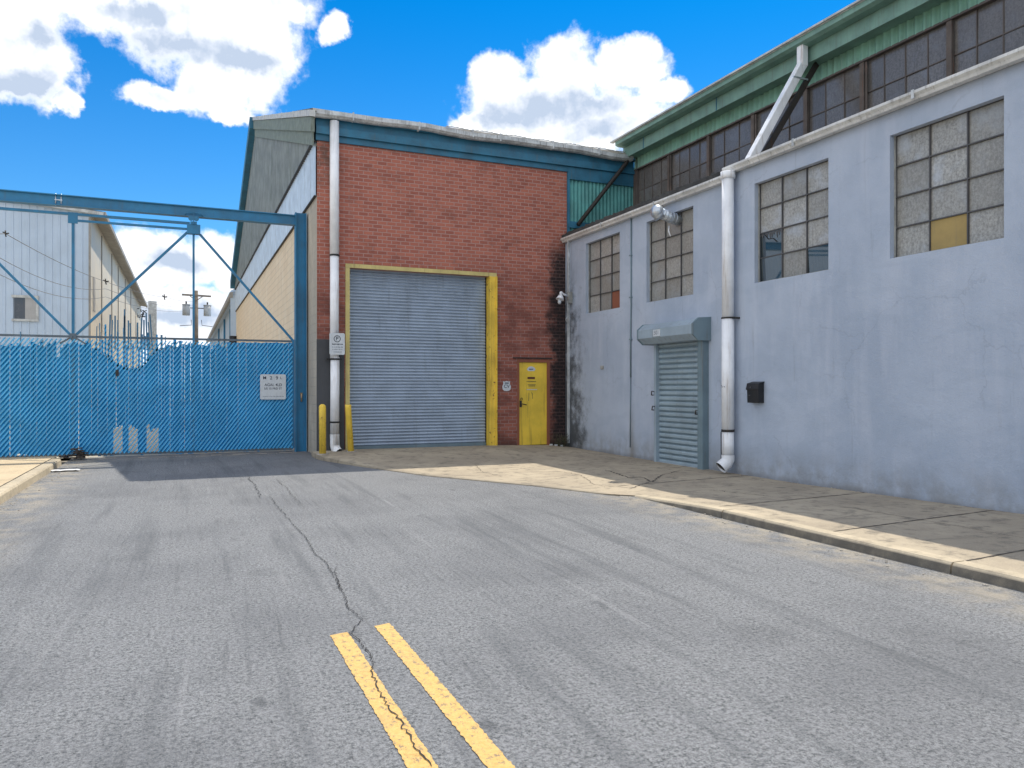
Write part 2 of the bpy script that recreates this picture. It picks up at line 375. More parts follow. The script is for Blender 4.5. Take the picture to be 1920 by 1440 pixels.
def glass():
    m, n, b = newmat('clear_glass'); b.inputs['Base Color'].default_value = (.02, .035, .045, 1)
    b.inputs['Roughness'].default_value = .03; b.inputs['Specular IOR Level'].default_value = 1.0; b.inputs['IOR'].default_value = 2.0
    return m
M['glass'] = glass()

def blockwall():
    m, n, b = newmat('cream_block'); p = n.pos(); x, y, z = n.sep(p)
    o = n.n('ShaderNodeTexBrick'); n.put(o.inputs['Vector'], n.comb(n.math('ADD', y, x), z, 0))
    o.inputs['Scale'].default_value = 1; o.inputs['Brick Width'].default_value = .4; o.inputs['Row Height'].default_value = .2
    o.inputs['Mortar Size'].default_value = .008; o.inputs['Mortar Smooth'].default_value = .4
    o.inputs['Color1'].default_value = (.80, .66, .48, 1); o.inputs['Color2'].default_value = (.74, .60, .43, 1); o.inputs['Mortar'].default_value = (.58, .49, .36, 1)
    c = o.outputs['Color']
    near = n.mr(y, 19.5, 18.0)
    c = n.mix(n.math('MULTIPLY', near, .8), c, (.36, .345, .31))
    c = n.mix(n.math('MULTIPLY', n.mr(n.noise(n.scale(p, (1, 1.2, .5)), 1.4, 6, .65), .45, .7), .45), c, (.82, .74, .60))
    c = n.mix(n.math('MULTIPLY', n.mr(n.noise(n.scale(p, (5, 5, .6)), 1.4, 6, .65), .56, .75), .4), c, (.20, .17, .13))
    n.put(b.inputs['Base Color'], c); b.inputs['Roughness'].default_value = .9
    bump(n, b, n.math('ADD', n.math('MULTIPLY', o.outputs['Fac'], -1), n.noise(p, 14, 5)), .012, .7)
    return m
M['block'] = blockwall()
M['white_sheet'] = painted('white_sheet', (0.56, 0.68, 0.82), .5, var=.15, dirt=(.20,.22,.24), dirtamt=.6, sc=1.3)
M['grey_sheet'] = painted('weathered_sheet', (.22, .25, .25), .7, var=.28, dirt=(.07,.10,.075), dirtamt=.85, sc=1.0)
M['mossy_trim'] = painted('mossy_trim', (.20, .24, .21), .75, var=.3, dirt=(.05,.10,.05), dirtamt=.95, sc=2.5)
M['trim_light'] = painted('pale_trim', (.55, .57, .57), .6, var=.25, dirt=(.2,.2,.2), dirtamt=.7, sc=2)
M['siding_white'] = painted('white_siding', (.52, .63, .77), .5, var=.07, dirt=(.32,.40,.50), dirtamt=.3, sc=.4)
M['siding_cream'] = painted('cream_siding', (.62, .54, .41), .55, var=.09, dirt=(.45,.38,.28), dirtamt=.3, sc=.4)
M['soffit'] = painted('soffit', (.34, .325, .30), .8, var=.2)
M['distant_glass'] = painted('window_dark', (.09, .10, .12), .2, var=.1)
M['blind'] = painted('window_blind', (.42, .42, .42), .6, var=.1)
M['slat_far'] = painted('dusty_blue_slat', (.055, .16, .27), .5, var=.25, dirt=(.12,.15,.2), dirtamt=.5)
M['wire'] = painted('cable', (.16, .16, .165), .6, var=.2)
M['ground_far'] = concrete('far_ground', (.22, .20, .17), (.30, .27, .22), (.14, .13, .10), .5)

# ------------------------------------------------------------------ mesh helpers
NOSPLIT = {'lettering', 'small_print', 'number', 'panes', 'privacy_slats', 'chain_link', 'stems', 'leaves', 'symbol', 'aerial', 'brick_wall', 'wall', 'paint_shards', 'roof_felt'}
class MB:
    def __init__(s): s.v = []; s.f = []; s.r = []; s.smooth = []
    def face(s, pts, rnd=0.0, smooth=False):
        i = len(s.v); s.v += [tuple(p) for p in pts]; s.f.append(tuple(range(i, i+len(pts)))); s.r.append(rnd); s.smooth.append(smooth)
    def box(s, x0, x1, y0, y1, z0, z1, rnd=0.0):
        x0, x1 = sorted((x0, x1)); y0, y1 = sorted((y0, y1)); z0, z1 = sorted((z0, z1))
        i = len(s.v)
        s.v += [(x0,y0,z0),(x1,y0,z0),(x1,y1,z0),(x0,y1,z0),(x0,y0,z1),(x1,y0,z1),(x1,y1,z1),(x0,y1,z1)]
        for q in ((0,3,2,1),(4,5,6,7),(0,1,5,4),(1,2,6,5),(2,3,7,6),(3,0,4,7)):
            s.f.append(tuple(i+k for k in q)); s.r.append(rnd); s.smooth.append(False)
    def bar(s, a, b, w, h=None, up=(0,0,1), rnd=0.0):
        """rectangular bar from a to b, w across, h along up"""
        a, b = Vector(a), Vector(b); h = h or w; d = (b-a).normalized(); u = Vector(up)
        if abs(d.dot(u)) > .98: u = Vector((0, 1, 0))
        sx = d.cross(u).normalized(); uy = sx.cross(d).normalized()
        i = len(s.v)
        for p in (a, b):
            for (p1, p2) in ((-1,-1),(1,-1),(1,1),(-1,1)): s.v.append(tuple(p+sx*p1*w/2+uy*p2*h/2))
        for q in ((0,1,2,3),(7,6,5,4),(0,4,5,1),(1,5,6,2),(2,6,7,3),(3,7,4,0)):
            s.f.append(tuple(i+k for k in q)); s.r.append(rnd); s.smooth.append(False)
    def tube(s, pts, r, seg=12, caps=True, rr=None):
        pts = [Vector(p) for p in pts]; n = len(pts); rings = []
        up = Vector((.013, .02, 1))
        prev = None
        for k, p in enumerate(pts):
            d = (pts[min(k+1, n-1)]-pts[max(k-1, 0)]).normalized()
            if prev is None:
                u = up if abs(d.dot(up.normalized())) < .9 else Vector((1, .01, 0))
                sx = d.cross(u).normalized()
            else:
                sx = (prev-d*prev.dot(d)).normalized()
            prev = sx; uy = sx.cross(d).normalized()
            rad = rr[k] if rr else r
            i = len(s.v)
            s.v += [tuple(p+(sx*math.cos(t)+uy*math.sin(t))*rad) for t in [2*math.pi*j/seg for j in range(seg)]]
            rings.append(i)
        for k in range(n-1):
            for j in range(seg):
                j2 = (j+1) % seg
                s.f.append((rings[k]+j, rings[k]+j2, rings[k+1]+j2, rings[k+1]+j)); s.r.append(0); s.smooth.append(True)
        if caps:
            s.f.append(tuple(rings[0]+j for j in reversed(range(seg)))); s.r.append(0); s.smooth.append(False)
            s.f.append(tuple(rings[-1]+j for j in range(seg))); s.r.append(0); s.smooth.append(False)
    def prism(s, prof, axis, a, b, smooth=False):
        """extrude closed profile: axis 'y': prof=(x,z); axis 'x': prof=(y,z)"""
        n = len(prof); i = len(s.v)
        for t in (a, b):
            for (p, q) in prof: s.v.append((p, t, q) if axis == 'y' else (t, p, q))
        for j in range(n):
            j2 = (j+1) % n
            s.f.append((i+j, i+j2, i+n+j2, i+n+j)); s.r.append(0); s.smooth.append(smooth)
        s.f.append(tuple(i+j for j in reversed(range(n)))); s.r.append(0); s.smooth.append(False)
        s.f.append(tuple(i+n+j for j in range(n))); s.r.append(0); s.smooth.append(False)
    def sphere(s, c, r, seg=16, rings=10, sc=(1,1,1)):
        c = Vector(c); i = len(s.v)
        for a in range(rings+1):
            ph = math.pi*a/rings
            for j in range(seg):
                t = 2*math.pi*j/seg
                s.v.append((c.x+r*sc[0]*math.sin(ph)*math.cos(t), c.y+r*sc[1]*math.sin(ph)*math.sin(t), c.z+r*sc[2]*math.cos(ph)))
        for a in range(rings):
            for j in range(seg):
                j2 = (j+1) % seg
                s.f.append((i+a*seg+j, i+(a+1)*seg+j, i+(a+1)*seg+j2, i+a*seg+j2)); s.r.append(0); s.smooth.append(True)
    def pieces(s):
        n = len(s.v); p = list(range(n))
        def find(a):
            while p[a] != a: p[a] = p[p[a]]; a = p[a]
            return a
        key = {}
        for i, v in enumerate(s.v):
            k = tuple(round(c, 4) for c in v)
            if k in key: p[find(i)] = find(key[k])
            else: key[k] = i
        for f in s.f:
            for q in f[1:]: p[find(q)] = find(f[0])
        g = {}
        for j, f in enumerate(s.f): g.setdefault(find(f[0]), []).append(j)
        G_ = list(g.values())
        if len(G_) > 200: return [list(range(len(s.f)))]
        def bb(fs):
            vs_ = [s.v[i] for j in fs for i in s.f[j]]
            return [min(v[k] for v in vs_)-.012 for k in range(3)]+[max(v[k] for v in vs_)+.012 for k in range(3)]
        B = [bb(x) for x in G_]; m = True
        while m:
            m = False
            for a in range(len(G_)):
                for b in range(a+1, len(G_)):
                    if all(B[a][k] <= B[b][k+3] and B[b][k] <= B[a][k+3] for k in range(3)):
                        G_[a] = G_[a]+G_[b]; B[a] = bb(G_[a]); G_.pop(b); B.pop(b); m = True; break
                if m: break
        return G_
    def build(s, name, mat, parent=None, bevel=0):
        if parent and name not in NOSPLIT:
            ps = s.pieces()
            if len(ps) > 1:
                out = None
                for fs in ps:
                    q = MB()
                    for j in fs: q.face([s.v[i] for i in s.f[j]], s.r[j], s.smooth[j])
                    o = q.build1(name, mat, parent, bevel); out = out or o
                return out
        return s.build1(name, mat, parent, bevel)
    def build1(s, name, mat, parent=None, bevel=0):
        me = bpy.data.meshes.new(name)
        off = Vector(parent_loc(parent)) if parent else Vector((0, 0, 0))
        me.from_pydata([(x-off.x, y-off.y, z-off.z) for x, y, z in s.v], [], s.f)
        at = me.attributes.new('rnd', 'FLOAT', 'FACE'); at.data.foreach_set('value', s.r)
        me.polygons.foreach_set('use_smooth', s.smooth)
        me.materials.append(M[mat] if isinstance(mat, str) else mat)
        bm = bmesh.new(); bm.from_mesh(me)
        bmesh.ops.remove_doubles(bm, verts=bm.verts, dist=1e-5)
        if s.v and all(len(f.verts) > 2 for f in bm.faces): bmesh.ops.recalc_face_normals(bm, faces=bm.faces)
        bm.to_mesh(me); bm.free()
        o = bpy.data.objects.new(name, me); COL.objects.link(o)
        if parent: o.parent = parent
        if bevel:
            bv = o.modifiers.new('bevel', 'BEVEL'); bv.width = bevel; bv.segments = 2; bv.limit_method = 'ANGLE'
        return o
def parent_loc(p):
    v = Vector((0, 0, 0))
    while p is not None: v += Vector(p.location); p = p.parent
    return v
def tag(o, label=None, cat=None, group=None, kind=None):
    if label: o['label'] = label
    if cat: o['category'] = cat
    if group: o['group'] = group
    if kind: o['kind'] = kind
    return o
def thing(name, label, cat, loc=(0, 0, 0), group=None):
    o = bpy.data.objects.new(name, None); COL.objects.link(o); o.location = loc; o.empty_display_size = .2
    return tag(o, label, cat, group)
def text_mb(s, size, origin, right, up, thick=.002):
    """flat lettering mesh data as an MB, laid on the plane (right, up) at origin (centre)"""
    cu = bpy.data.curves.new('t', 'FONT'); cu.body = s; cu.size = size; cu.align_x = 'CENTER'; cu.align_y = 'CENTER'; cu.offset = size*.012
    ob = bpy.data.objects.new('t', cu); COL.objects.link(ob)
    dg = bpy.context.evaluated_depsgraph_get(); me = bpy.data.meshes.new_from_object(ob.evaluated_get(dg))
    mb = MB(); o, r, u = Vector(origin), Vector(right), Vector(up)
    for p in me.polygons:
        mb.face([o+r*me.vertices[i].co.x+u*me.vertices[i].co.y for i in p.vertices])
    bpy.data.objects.remove(ob); bpy.data.curves.remove(cu)
    return mb
def join(*mbs):
    a = MB()
    for b in mbs:
        i = len(a.v); a.v += b.v; a.f += [tuple(i+k for k in f) for f in b.f]; a.r += b.r; a.smooth += b.smooth
    return a
def onX(c, x, y):      # pixel measured in the photo -> (Y, z) on the wall plane X=c
    k = (x-960)/F; d = c/(k*CT+ST); return d*(CT-ST*k), CAMZ+(HY-y)/F*d
def onY(c, x, y):      # -> (X, z) on plane Y=c
    k = (x-960)/F; d = c/(CT-ST*k); return d*(k*CT+ST), CAMZ+(HY-y)/F*d
def onZ(z, x, y):      # -> (X, Y) on the ground at height z
    d = F*(CAMZ-z)/(y-HY); k = (x-960)/F; return d*(k*CT+ST), d*(CT-ST*k)
def wall_holes(mb, c, a0, a1, z0, z1, holes, depth, axis='x'):
    """wall face on X=c (axis x, spans Y a0..a1) or Y=c with rectangular openings and reveals going 'depth' inward"""
    A = sorted({a0, a1, *[h[0] for h in holes], *[h[1] for h in holes]}); Z = sorted({z0, z1, *[h[2] for h in holes], *[h[3] for h in holes]})
    P = (lambda a, z, d=0: (c+d, a, z)) if axis == 'x' else (lambda a, z, d=0: (a, c+d, z))
    for i in range(len(A)-1):
        for j in range(len(Z)-1):
            am, zm = (A[i]+A[i+1])/2, (Z[j]+Z[j+1])/2
            if any(h[0] < am < h[1] and h[2] < zm < h[3] for h in holes): continue
            mb.face([P(A[i], Z[j]), P(A[i+1], Z[j]), P(A[i+1], Z[j+1]), P(A[i], Z[j+1])])
    for h in holes:
        b0, b1, y0, y1 = h
        for (p, q) in (((b0, y0), (b1, y0)), ((b1, y0), (b1, y1)), ((b1, y1), (b0, y1)), ((b0, y1), (b0, y0))):
            mb.face([P(*p), P(*q), P(q[0], q[1], depth), P(p[0], p[1], depth)])
def corr(mb, axis, c, a0, a1, z0, z1, pitch, amp, out=-1, seg=6, profile='sin'):
    """vertical-rib corrugated sheet; axis 'x': plane X=c spanning Y; 'y': plane Y=c spanning X. out=-1 ribs towards camera side.
    z0/z1 may be functions of a"""
    fz0 = z0 if callable(z0) else (lambda a: z0); fz1 = z1 if callable(z1) else (lambda a: z1)
    n = max(1, int(round((a1-a0)/pitch))); st = (a1-a0)/n
    if profile == 'sin': prof = [(k/seg, .5-.5*math.cos(2*math.pi*k/seg)) for k in range(seg)]
    else: prof = [(0, 0), (.72, 0), (.78, 1), (.92, 1), (.98, 0)]
    pts = [(a0+(i+t)*st, c+out*amp*h) for i in range(n) for (t, h) in prof]+[(a1, c)]
    for (p, q) in zip(pts[:-1], pts[1:]):
        f = (lambda a, d, z: (d, a, z)) if axis == 'x' else (lambda a, d, z: (a, d, z))
        mb.face([f(p[0], p[1], fz0(p[0])), f(q[0], q[1], fz0(q[0])), f(q[0], q[1], fz1(q[0])), f(p[0], p[1], fz1(p[0]))], smooth=(profile == 'sin'))

# ------------------------------------------------------------------ ground, road, pavements
XW, YB, GY = 8.80, 16.94, 18.30
RZ = -.12
mb = MB(); mb.face([(-400, -120, RZ-.06), (400, -120, RZ-.06), (400, 900, RZ-.06), (-400, 900, RZ-.06)])
tag(mb.build('ground', 'ground_far'), kind='structure')
EDGE = [(-12, 5.71), (8.7, 5.71), (9.2, 5.45), (10.46, 4.90), (12.37, 3.78), (14.2, 3.12), (15.7, 2.64), (16.1, 2.56), (YB, 2.56)]
def lerp_tab(tab, t):
    if t <= tab[0][0]: return tab[0][1]
    for (a, b), (c, d) in zip(tab[:-1], tab[1:]):
        if t <= c: return b+(d-b)*(t-a)/(c-a)
    return tab[-1][1]
def sst(a, b, t):
    t = max(0, min(1, (t-a)/(b-a))); return t*t*(3-2*t)
def slab_z(x, y):
    e = lerp_tab([(-12, -.03), (7.2, -.03), (8.9, -.108), (20, -.108)], y)
    wz = lerp_tab([(-12, -.05), (5.5, -.055), (9, -.11), (20, -.115)], y)
    xe = lerp_tab(EDGE, y); t = max(0, min(1, (x-xe)/(XW-xe)))
    z = e+(wz-e)*t
    tgt = lerp_tab([(2.5, -.02), (3.2, 0), (6.8, -.012), (8.3, -.05), (8.8, -.105)], x)
    return z+(tgt-z)*sst(13.3, YB, y)
# road surface: one sheet from the kerb on the left to the gate, running under the apron edge
mb = MB()
mb.face([(-2.18, -12, RZ), (5.75, -12, RZ), (5.75, 9.6, RZ), (4.9, 12, RZ), (3.9, 14.5, RZ), (2.72, 16.3, RZ), (2.72, 18.6, RZ), (-2.18, 18.6, RZ)])
tag(mb.build('road', 'asphalt'), kind='structure')
mb = MB(); mb.face([(-16, 18.6, RZ-.004), (8, 18.6, RZ-.004), (8, 140, RZ-.004), (-16, 140, RZ-.004)])
tag(mb.build('yard', 'yard'), kind='structure')
# right pavement + apron
mb = MB(); NY, NX = 150, 20
ys = [-12+(YB+12)*((i/NY)**.75) for i in range(NY+1)]
kw = .17
for i in range(NY):
    for j in range(NX):
        q = []
        for (yy, jj) in ((ys[i], j), (ys[i], j+1), (ys[i+1], j+1), (ys[i+1], j)):
            xe = lerp_tab(EDGE, yy)+(kw if yy < 8.9 else kw*max(0, 1-(yy-8.9)/.4)); x = xe+(XW+.15-xe)*jj/NX
            q.append((x, yy, slab_z(x, yy)))
        mb.face(q, smooth=True)
for i in range(NY):   # outer lip
    a = (lerp_tab(EDGE, ys[i]), ys[i]); b_ = (lerp_tab(EDGE, ys[i+1]), ys[i+1])
    if ys[i] >= 8.9: mb.face([(a[0], a[1], RZ-.05), (b_[0], b_[1], RZ-.05), (b_[0], b_[1], slab_z(*b_)), (a[0], a[1], slab_z(*a))])
tag(mb.build('pavement', 'concrete'), kind='structure')
# kerb stones with joints
mb = MB(); y = -11.0
joints = [-11, -8.2, -5.4, -2.6, -.1, 1.55, 4.22, 7.07, 8.95]
for a, b_ in zip(joints[:-1], joints[1:]):
    n = 10
    for k in range(n):
        ya = a+.008+(b_-a-.016)*k/n; yb = a+.008+(b_-a-.016)*(k+1)/n
        za, zb = slab_z(5.73, ya)+.004, slab_z(5.73, yb)+.004
        ja, jb = random.uniform(-.004, .004), random.uniform(-.004, .004)
        x0, x1 = 5.71, 5.71+kw-.006
        pa = [(x0-.015, ya, RZ-.06), (x0, ya, za-.025), (x0+.022, ya, za), (x1, ya, za), (x1, ya, RZ-.06)]
        pb = [(x0-.015, yb, RZ-.06), (x0, yb, zb-.025), (x0+.022, yb, zb), (x1, yb, zb), (x1, yb, RZ-.06)]
        for q in range(4): mb.face([pa[q], pa[q+1], pb[q+1], pb[q]])
        if k == 0: mb.face(pa)
        if k == n-1: mb.face(pb)
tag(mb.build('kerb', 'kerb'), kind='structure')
# left pavement with kerb
mb = MB()
mb.face([(-30, -12, 0), (-2.36, -12, 0), (-2.36, 17.2, 0), (-30, 17.2, 0)])
mb.face([(-30, 17.2, 0), (-2.36, 17.2, 0), (-2.36, 18.6, -.06), (-30, 18.6, -.03)])
tag(mb.build('left_pavement', 'concrete_left'), kind='structure')
mb = MB(); jl = [-12, -9, -6, -3, 0, 3, 6, 8.7, 10.9, 12.8, 14.9, 16.9]
for a, b_ in zip(jl[:-1], jl[1:]):
    mb.prism([(-2.345, RZ-.05), (-2.345, .004), (-2.20, .004), (-2.18, -.02), (-2.165, RZ-.05)], 'y', a+.006, b_-.006)
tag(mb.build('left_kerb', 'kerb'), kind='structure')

# road markings
def strip(pts_l, pts_r, name, mat, z):
    m_ = MB()
    for i in range(len(pts_l)-1):
        m_.face([(*pts_l[i], z), (*pts_r[i], z), (*pts_r[i+1], z), (*pts_l[i+1], z)])
    return m_
mk = MB()
for (x0, x1, ye) in ((.818, .930, 4.69), (1.108, 1.210, 4.76)):
    L, Rr = [], []
    y = -12.0
    while y < ye:
        j = (lambda: random.uniform(-.0042, .0042)); L.append((x0+j(), y)); Rr.append((x1+j(), y)); y += .018 if y > 1 else 1.0
    L.append((x0+.003, ye-.01)); Rr.append((x1-.002, ye+.012))
    mk = join(mk, strip(L, Rr, '', '', RZ+.004))
tag(mk.build('road_marking', 'road_paint'), kind='structure')

# cracks in the asphalt and the concrete (thin dark seams on the surface)
def crack(px, z, w, jit, step=.05, zf=None, fade=True):
    """polyline of world points -> jagged narrow strip"""
    out = []
    for (a, b_) in zip(px[:-1], px[1:]):
        L = math.dist(a, b_); n = max(1, int(L/step))
        for k in range(n):
            t = k/n; out.append((a[0]+(b_[0]-a[0])*t+random.uniform(-jit, jit), a[1]+(b_[1]-a[1])*t+random.uniform(-jit*.5, jit*.5)))
    out.append(px[-1]); m_ = MB(); prev = None
    for i, p in enumerate(out):
        q = out[min(i+1, len(out)-1)]; o = out[max(i-1, 0)]
        dx_, dy_ = q[0]-o[0], q[1]-o[1]; l = math.hypot(dx_, dy_) or 1
        ww = w*random.uniform(.35, 1.3)*(min(1, (len(out)-i)/6, (i+1)/4) if fade else 1)
        zz = zf(*p)+.004 if zf else z
        cur = ((p[0]-dy_/l*ww, p[1]+dx_/l*ww, zz), (p[0]+dy_/l*ww, p[1]-dx_/l*ww, zz))
        if prev: m_.face([prev[0], prev[1], cur[1], cur[0]])
        prev = cur
    return m_
def gpx(*pts): return [onZ(RZ, *p) for p in pts]
main = gpx((812, 1440), (790, 1420), (768, 1385), (748, 1352), (725, 1322), (708, 1290), (698, 1262), (702, 1245), (680, 1210), (658, 1188), (678, 1163), (655, 1143), (640, 1105), (620, 1070), (610, 1055), (590, 1038), (575, 1010), (560, 995), (545, 980))
cr = crack(main, RZ+.008, .0036, .011, .022)
cr = join(cr, crack(gpx((640, 1110), (628, 1072), (632, 1062)), RZ+.008, .003, .01, .04))
cr = join(cr, crack(gpx((545, 980), (520, 950), (505, 930)), RZ+.008, .004, .02, .08), crack(gpx((490, 935), (478, 910), (463, 893)), RZ+.008, .006, .02, .08), crack(gpx((565, 950), (540, 920), (518, 897)), RZ+.008, .004, .03, .08))
for _ in range(26):
    i = random.randrange(len(main)-1); p = main[i]; q = (p[0]+random.uniform(-.13, .13), p[1]+random.uniform(-.05, .05))
    cr = join(cr, crack([p, q], RZ+.008, .0022, .008, .02))
tag(cr.build('road_crack', 'crack'), kind='structure')
jm = MB()
for yk, sk in ((-1.0, .1), (.4, .1), (1.6, .15), (2.85, .2), (4.22, .32), (5.6, .35), (7.35, .45), (9.9, .3)):
    jm = join(jm, crack([(5.88, yk), (7.3, yk+sk*.5), (8.78, yk+sk)], 0, .011, .006, .06, slab_z, False))
jm = join(jm, crack([(7.35, -6), (7.35, 2), (7.32, 7.3)], 0, .005, .006, .1, slab_z, False))
def spx(z, *pts): return [onZ(z, *p) for p in pts]
jm = join(jm, crack(spx(-.1, (1135, 880), (1180, 895), (1200, 893), (1225, 903), (1240, 890), (1280, 880)), 0, .012, .03, .06, slab_z),
          crack(spx(-.1, (1180, 917), (1210, 905), (1225, 900)), 0, .009, .02, .05, slab_z),
          crack(spx(-.1, (1050, 883), (1090, 890), (1110, 905), (1140, 915)), 0, .006, .03, .06, slab_z),
          crack(spx(-.08, (1330, 915), (1400, 925), (1450, 932)), 0, .008, .03, .06, slab_z),
          crack(spx(-.05, (1340, 965), (1500, 1000), (1740, 1050)), 0, .004, .03, .1, slab_z),
          crack(spx(-.08, (890, 868), (905, 882), (950, 893)), 0, .005, .02, .06, slab_z),
          crack(spx(-.03, (700, 850), (800, 846), (960, 858), (1010, 850)), 0, .006, .02, .08, slab_z))
jm = join(jm, crack([(-2.36, -8), (-2.355, 4), (-2.36, 17.1)], .006, .008, .003, .15, None, False))
for yk in (2.5, 5.2, 7.9, 10.6, 13.4, 16.0): jm = join(jm, crack([(-9, yk), (-2.37, yk)], .005, .006, .004, .2, None, False))
tag(jm.build('pavement_joint', 'joint'), kind='structure')

# ------------------------------------------------------------------ brick building (gable end towards the yard)
XL = 2.675
bb = thing('brick_building', 'red brick warehouse end with blue cornice, tall steel roller door and grey gable side', 'building', (5.7, YB, 0))
RD = (3.385, 6.735, -.05, 4.05)     # roller opening
YD = (7.51, 8.31, -.10, 2.03)
mb = MB(); wall_holes(mb, YB, XL, XW+.04, -.3, 6.86, [RD, YD], .30, 'y')
mb.box(XL+.02, 10.9, YB+.42, YB+.5, -.3, 6.8)
mb.build('brick_wall', 'brick', bb)
# cornice: two blue bands and top board
mb = MB(); mb.box(XL-.03, XW+.05, YB-.05, YB+.2, 6.80, 6.93); mb.box(XL-.03, 10.78, YB-.11, YB+.2, 6.932, 7.10); mb.box(XL-.03, 10.78, YB-.06, YB+.2, 7.102, 7.26)
mb.box(XL-.03, 10.78, YB-.16, YB+.2, 7.262, 7.30)
mb.build('cornice', 'blue_trim', bb)
# gutter along eave, slightly sagging with seams
g_ = MB(); xs = [2.62+i*.5 for i in range(17)]
zs = [7.34+.018*math.sin(x*1.7)-.012*math.cos(x*3.1)-.004*(x-2.6) for x in xs]
for i in range(len(xs)-1):
    a, b_ = xs[i], xs[i+1]; za, zb = zs[i], zs[i+1]
    prof = [(-.30, .06), (-.30, -.03), (-.24, -.075), (-.14, -.075), (-.14, .03), (-.16, .03), (-.16, -.055), (-.23, -.055), (-.28, -.02), (-.28, .06)]
    for k in range(len(prof)):
        p, q = prof[k], prof[(k+1) % len(prof)]
        g_.face([(a, YB+p[0], za+p[1]), (b_, YB+p[0], zb+p[1]), (b_, YB+q[0], zb+q[1]), (a, YB+q[0], za+q[1])])
for x in (3.4, 4.9, 6.2, 6.9, 8.3, 9.6): g_.box(x, x+.03, YB-.315, YB-.15, 7.24, 7.42)
g_.build('gutter', 'gutter_old', bb)
# roof
YR, YF, ZR = 31.5, 44.9, 12.0
mb = MB()
nx = 24
def ridge(x): return ZR+.55*sst(4, 10, x)
for i in range(nx):
    a = XL-.12+(13.5-XL)*i/nx; b_ = XL-.12+(13.5-XL)*(i+1)/nx
    za = 7.43; ra, rb = ridge(a), ridge(b_)
    mb.face([(a, YB-.2, za), (b_, YB-.2, za), (b_, YR, rb), (a, YR, ra)])
    mb.face([(a, YR, ra), (b_, YR, rb), (b_, YF, 7.4), (a, YF, 7.4)])
    mb.face([(a, YB-.2, za-.05), (b_, YB-.2, za-.05), (b_, YR, rb-.05), (a, YR, ra-.05)])
    mb.face([(a, YB-.2, za-.05), (b_, YB-.2, za-.05), (b_, YB-.2, za), (a, YB-.2, za)])
mb.build('roof', 'roof_pale', bb)
mb = MB()  # ridge line of pale wavy flashing near the far right end of the eave
for i in range(40):
    x = 5.6+i*.125; mb.tube([(x, YB-.16, 7.46+.01*math.sin(i)), (x+.13, YB-.16, 7.46+.01*math.sin(i+1))], .014, 5)
mb.build('flashing', 'gutter_old', bb)
# gable side X=XL : block base, white sheet, grey weathered sheet
def rake(y): return 7.40+(ZR-7.40)*(y-YB)/(YR-YB) if y < YR else 7.40+(ZR-7.40)*(YF-y)/(YF-YR)
mb = MB(); mb.face([(XL, YB, -.3), (XL, YF, -.3), (XL, YF, 5.62), (XL, YB, 5.62)]); mb.box(XL, XL+.25, YF, YF+.01, -.3, 7.3)
mb.face([(XL, YB, 5.62), (XL, YF, 5.62), (XL+.1, YF, 5.62), (XL+.1, YB, 5.62)])
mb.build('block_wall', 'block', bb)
mb = MB(); corr(mb, 'x', XL-.02, YB+.03, YF-.02, 5.60, 6.84, .2, .022)
mb.build('white_cladding', 'white_sheet', bb)
mb = MB(); corr(mb, 'x', XL-.055, YB+.03, YF, 6.80, lambda a: max(6.9, rake(a)-.05), .2, .022)
mb.build('grey_cladding', 'grey_sheet', bb)
mb = MB()   # drip flashings between the claddings
mb.box(XL-.10, XL, YB+.02, YF, 6.78, 6.80); mb.box(XL-.06, XL, YB+.02, YF, 5.58, 5.60)
mb.build('drip_edge', 'dark_iron', bb)
mb = MB()
def rk(mb, y0, y1, dx0, dx1, t0, t1):
    z0, z1 = rake(y0), rake(y1)
    P = [(XL+dx0, y0, z0+t0), (XL+dx0, y1, z1+t0), (XL+dx0, y1, z1+t1), (XL+dx0, y0, z0+t1)]
    Q = [(XL+dx1, *p[1:]) for p in P]
    mb.face(P); mb.face(Q)
    for i in range(4): mb.face([P[i], P[(i+1) % 4], Q[(i+1) % 4], Q[i]])
rk(mb, YB-.2, YR, -.16, -.08, -.42, -.10); rk(mb, YB-.1, YR, -.11, -.08, -.72, -.42)
mb.build('rake_board', 'mossy_trim', bb)
mb = MB(); rk(mb, YB-.24, YR, -.19, -.07, -.09, .05)
for k in range(1, 6): yy = YB+(YR-YB)*k/6; rk(mb, yy, yy+.05, -.20, -.06, -.10, .06)
mb.build('rake_trim', 'trim_light', bb)
mb = MB(); rk(mb, YR, YF+.3, -.30, -.05, -.40, .04)
mb.build('far_rake_trim', 'blue_trim', bb)
# charcoal painted patch on brick
mb = MB(); mb.box(XL-.004, 3.27, YB-.012, YB+.02, -.2, 2.44)
mb.build('painted_panel', 'dark_panel', bb)
# roller door
rdo = MB(); YC = YB+.20; z = -.02; P = .0735
while z < 4.03:
    seg = 6
    pr = [(math.sin(math.pi*(k/seg)**.75)*.030, P*.9*k/seg) for k in range(seg+1)]+[(0, P)]
    for (d0_, h0), (d1_, h1) in zip(pr[:-1], pr[1:]):
        rdo.face([(RD[0]-.02, YC-d0_, z+h0), (RD[1]+.02, YC-d0_, z+h0), (RD[1]+.02, YC-d1_, z+h1), (RD[0]-.02, YC-d1_, z+h1)])
    z += P
rdoor = rdo.build('roller_door', 'steel_door', bb)
mb = MB(); mb.box(RD[0]+.02, RD[1]-.02, YC-.05, YC+.03, -.045, .05); mb.build('bottom_bar', 'housing', rdoor)
mb = MB(); mb.box(RD[0], RD[0]+.03, YC-.03, YC+.05, -.05, 4.05); mb.box(RD[1]-.03, RD[1], YC-.03, YC+.05, -.05, 4.05); mb.build('guide_rail', 'dark_iron', rdoor)
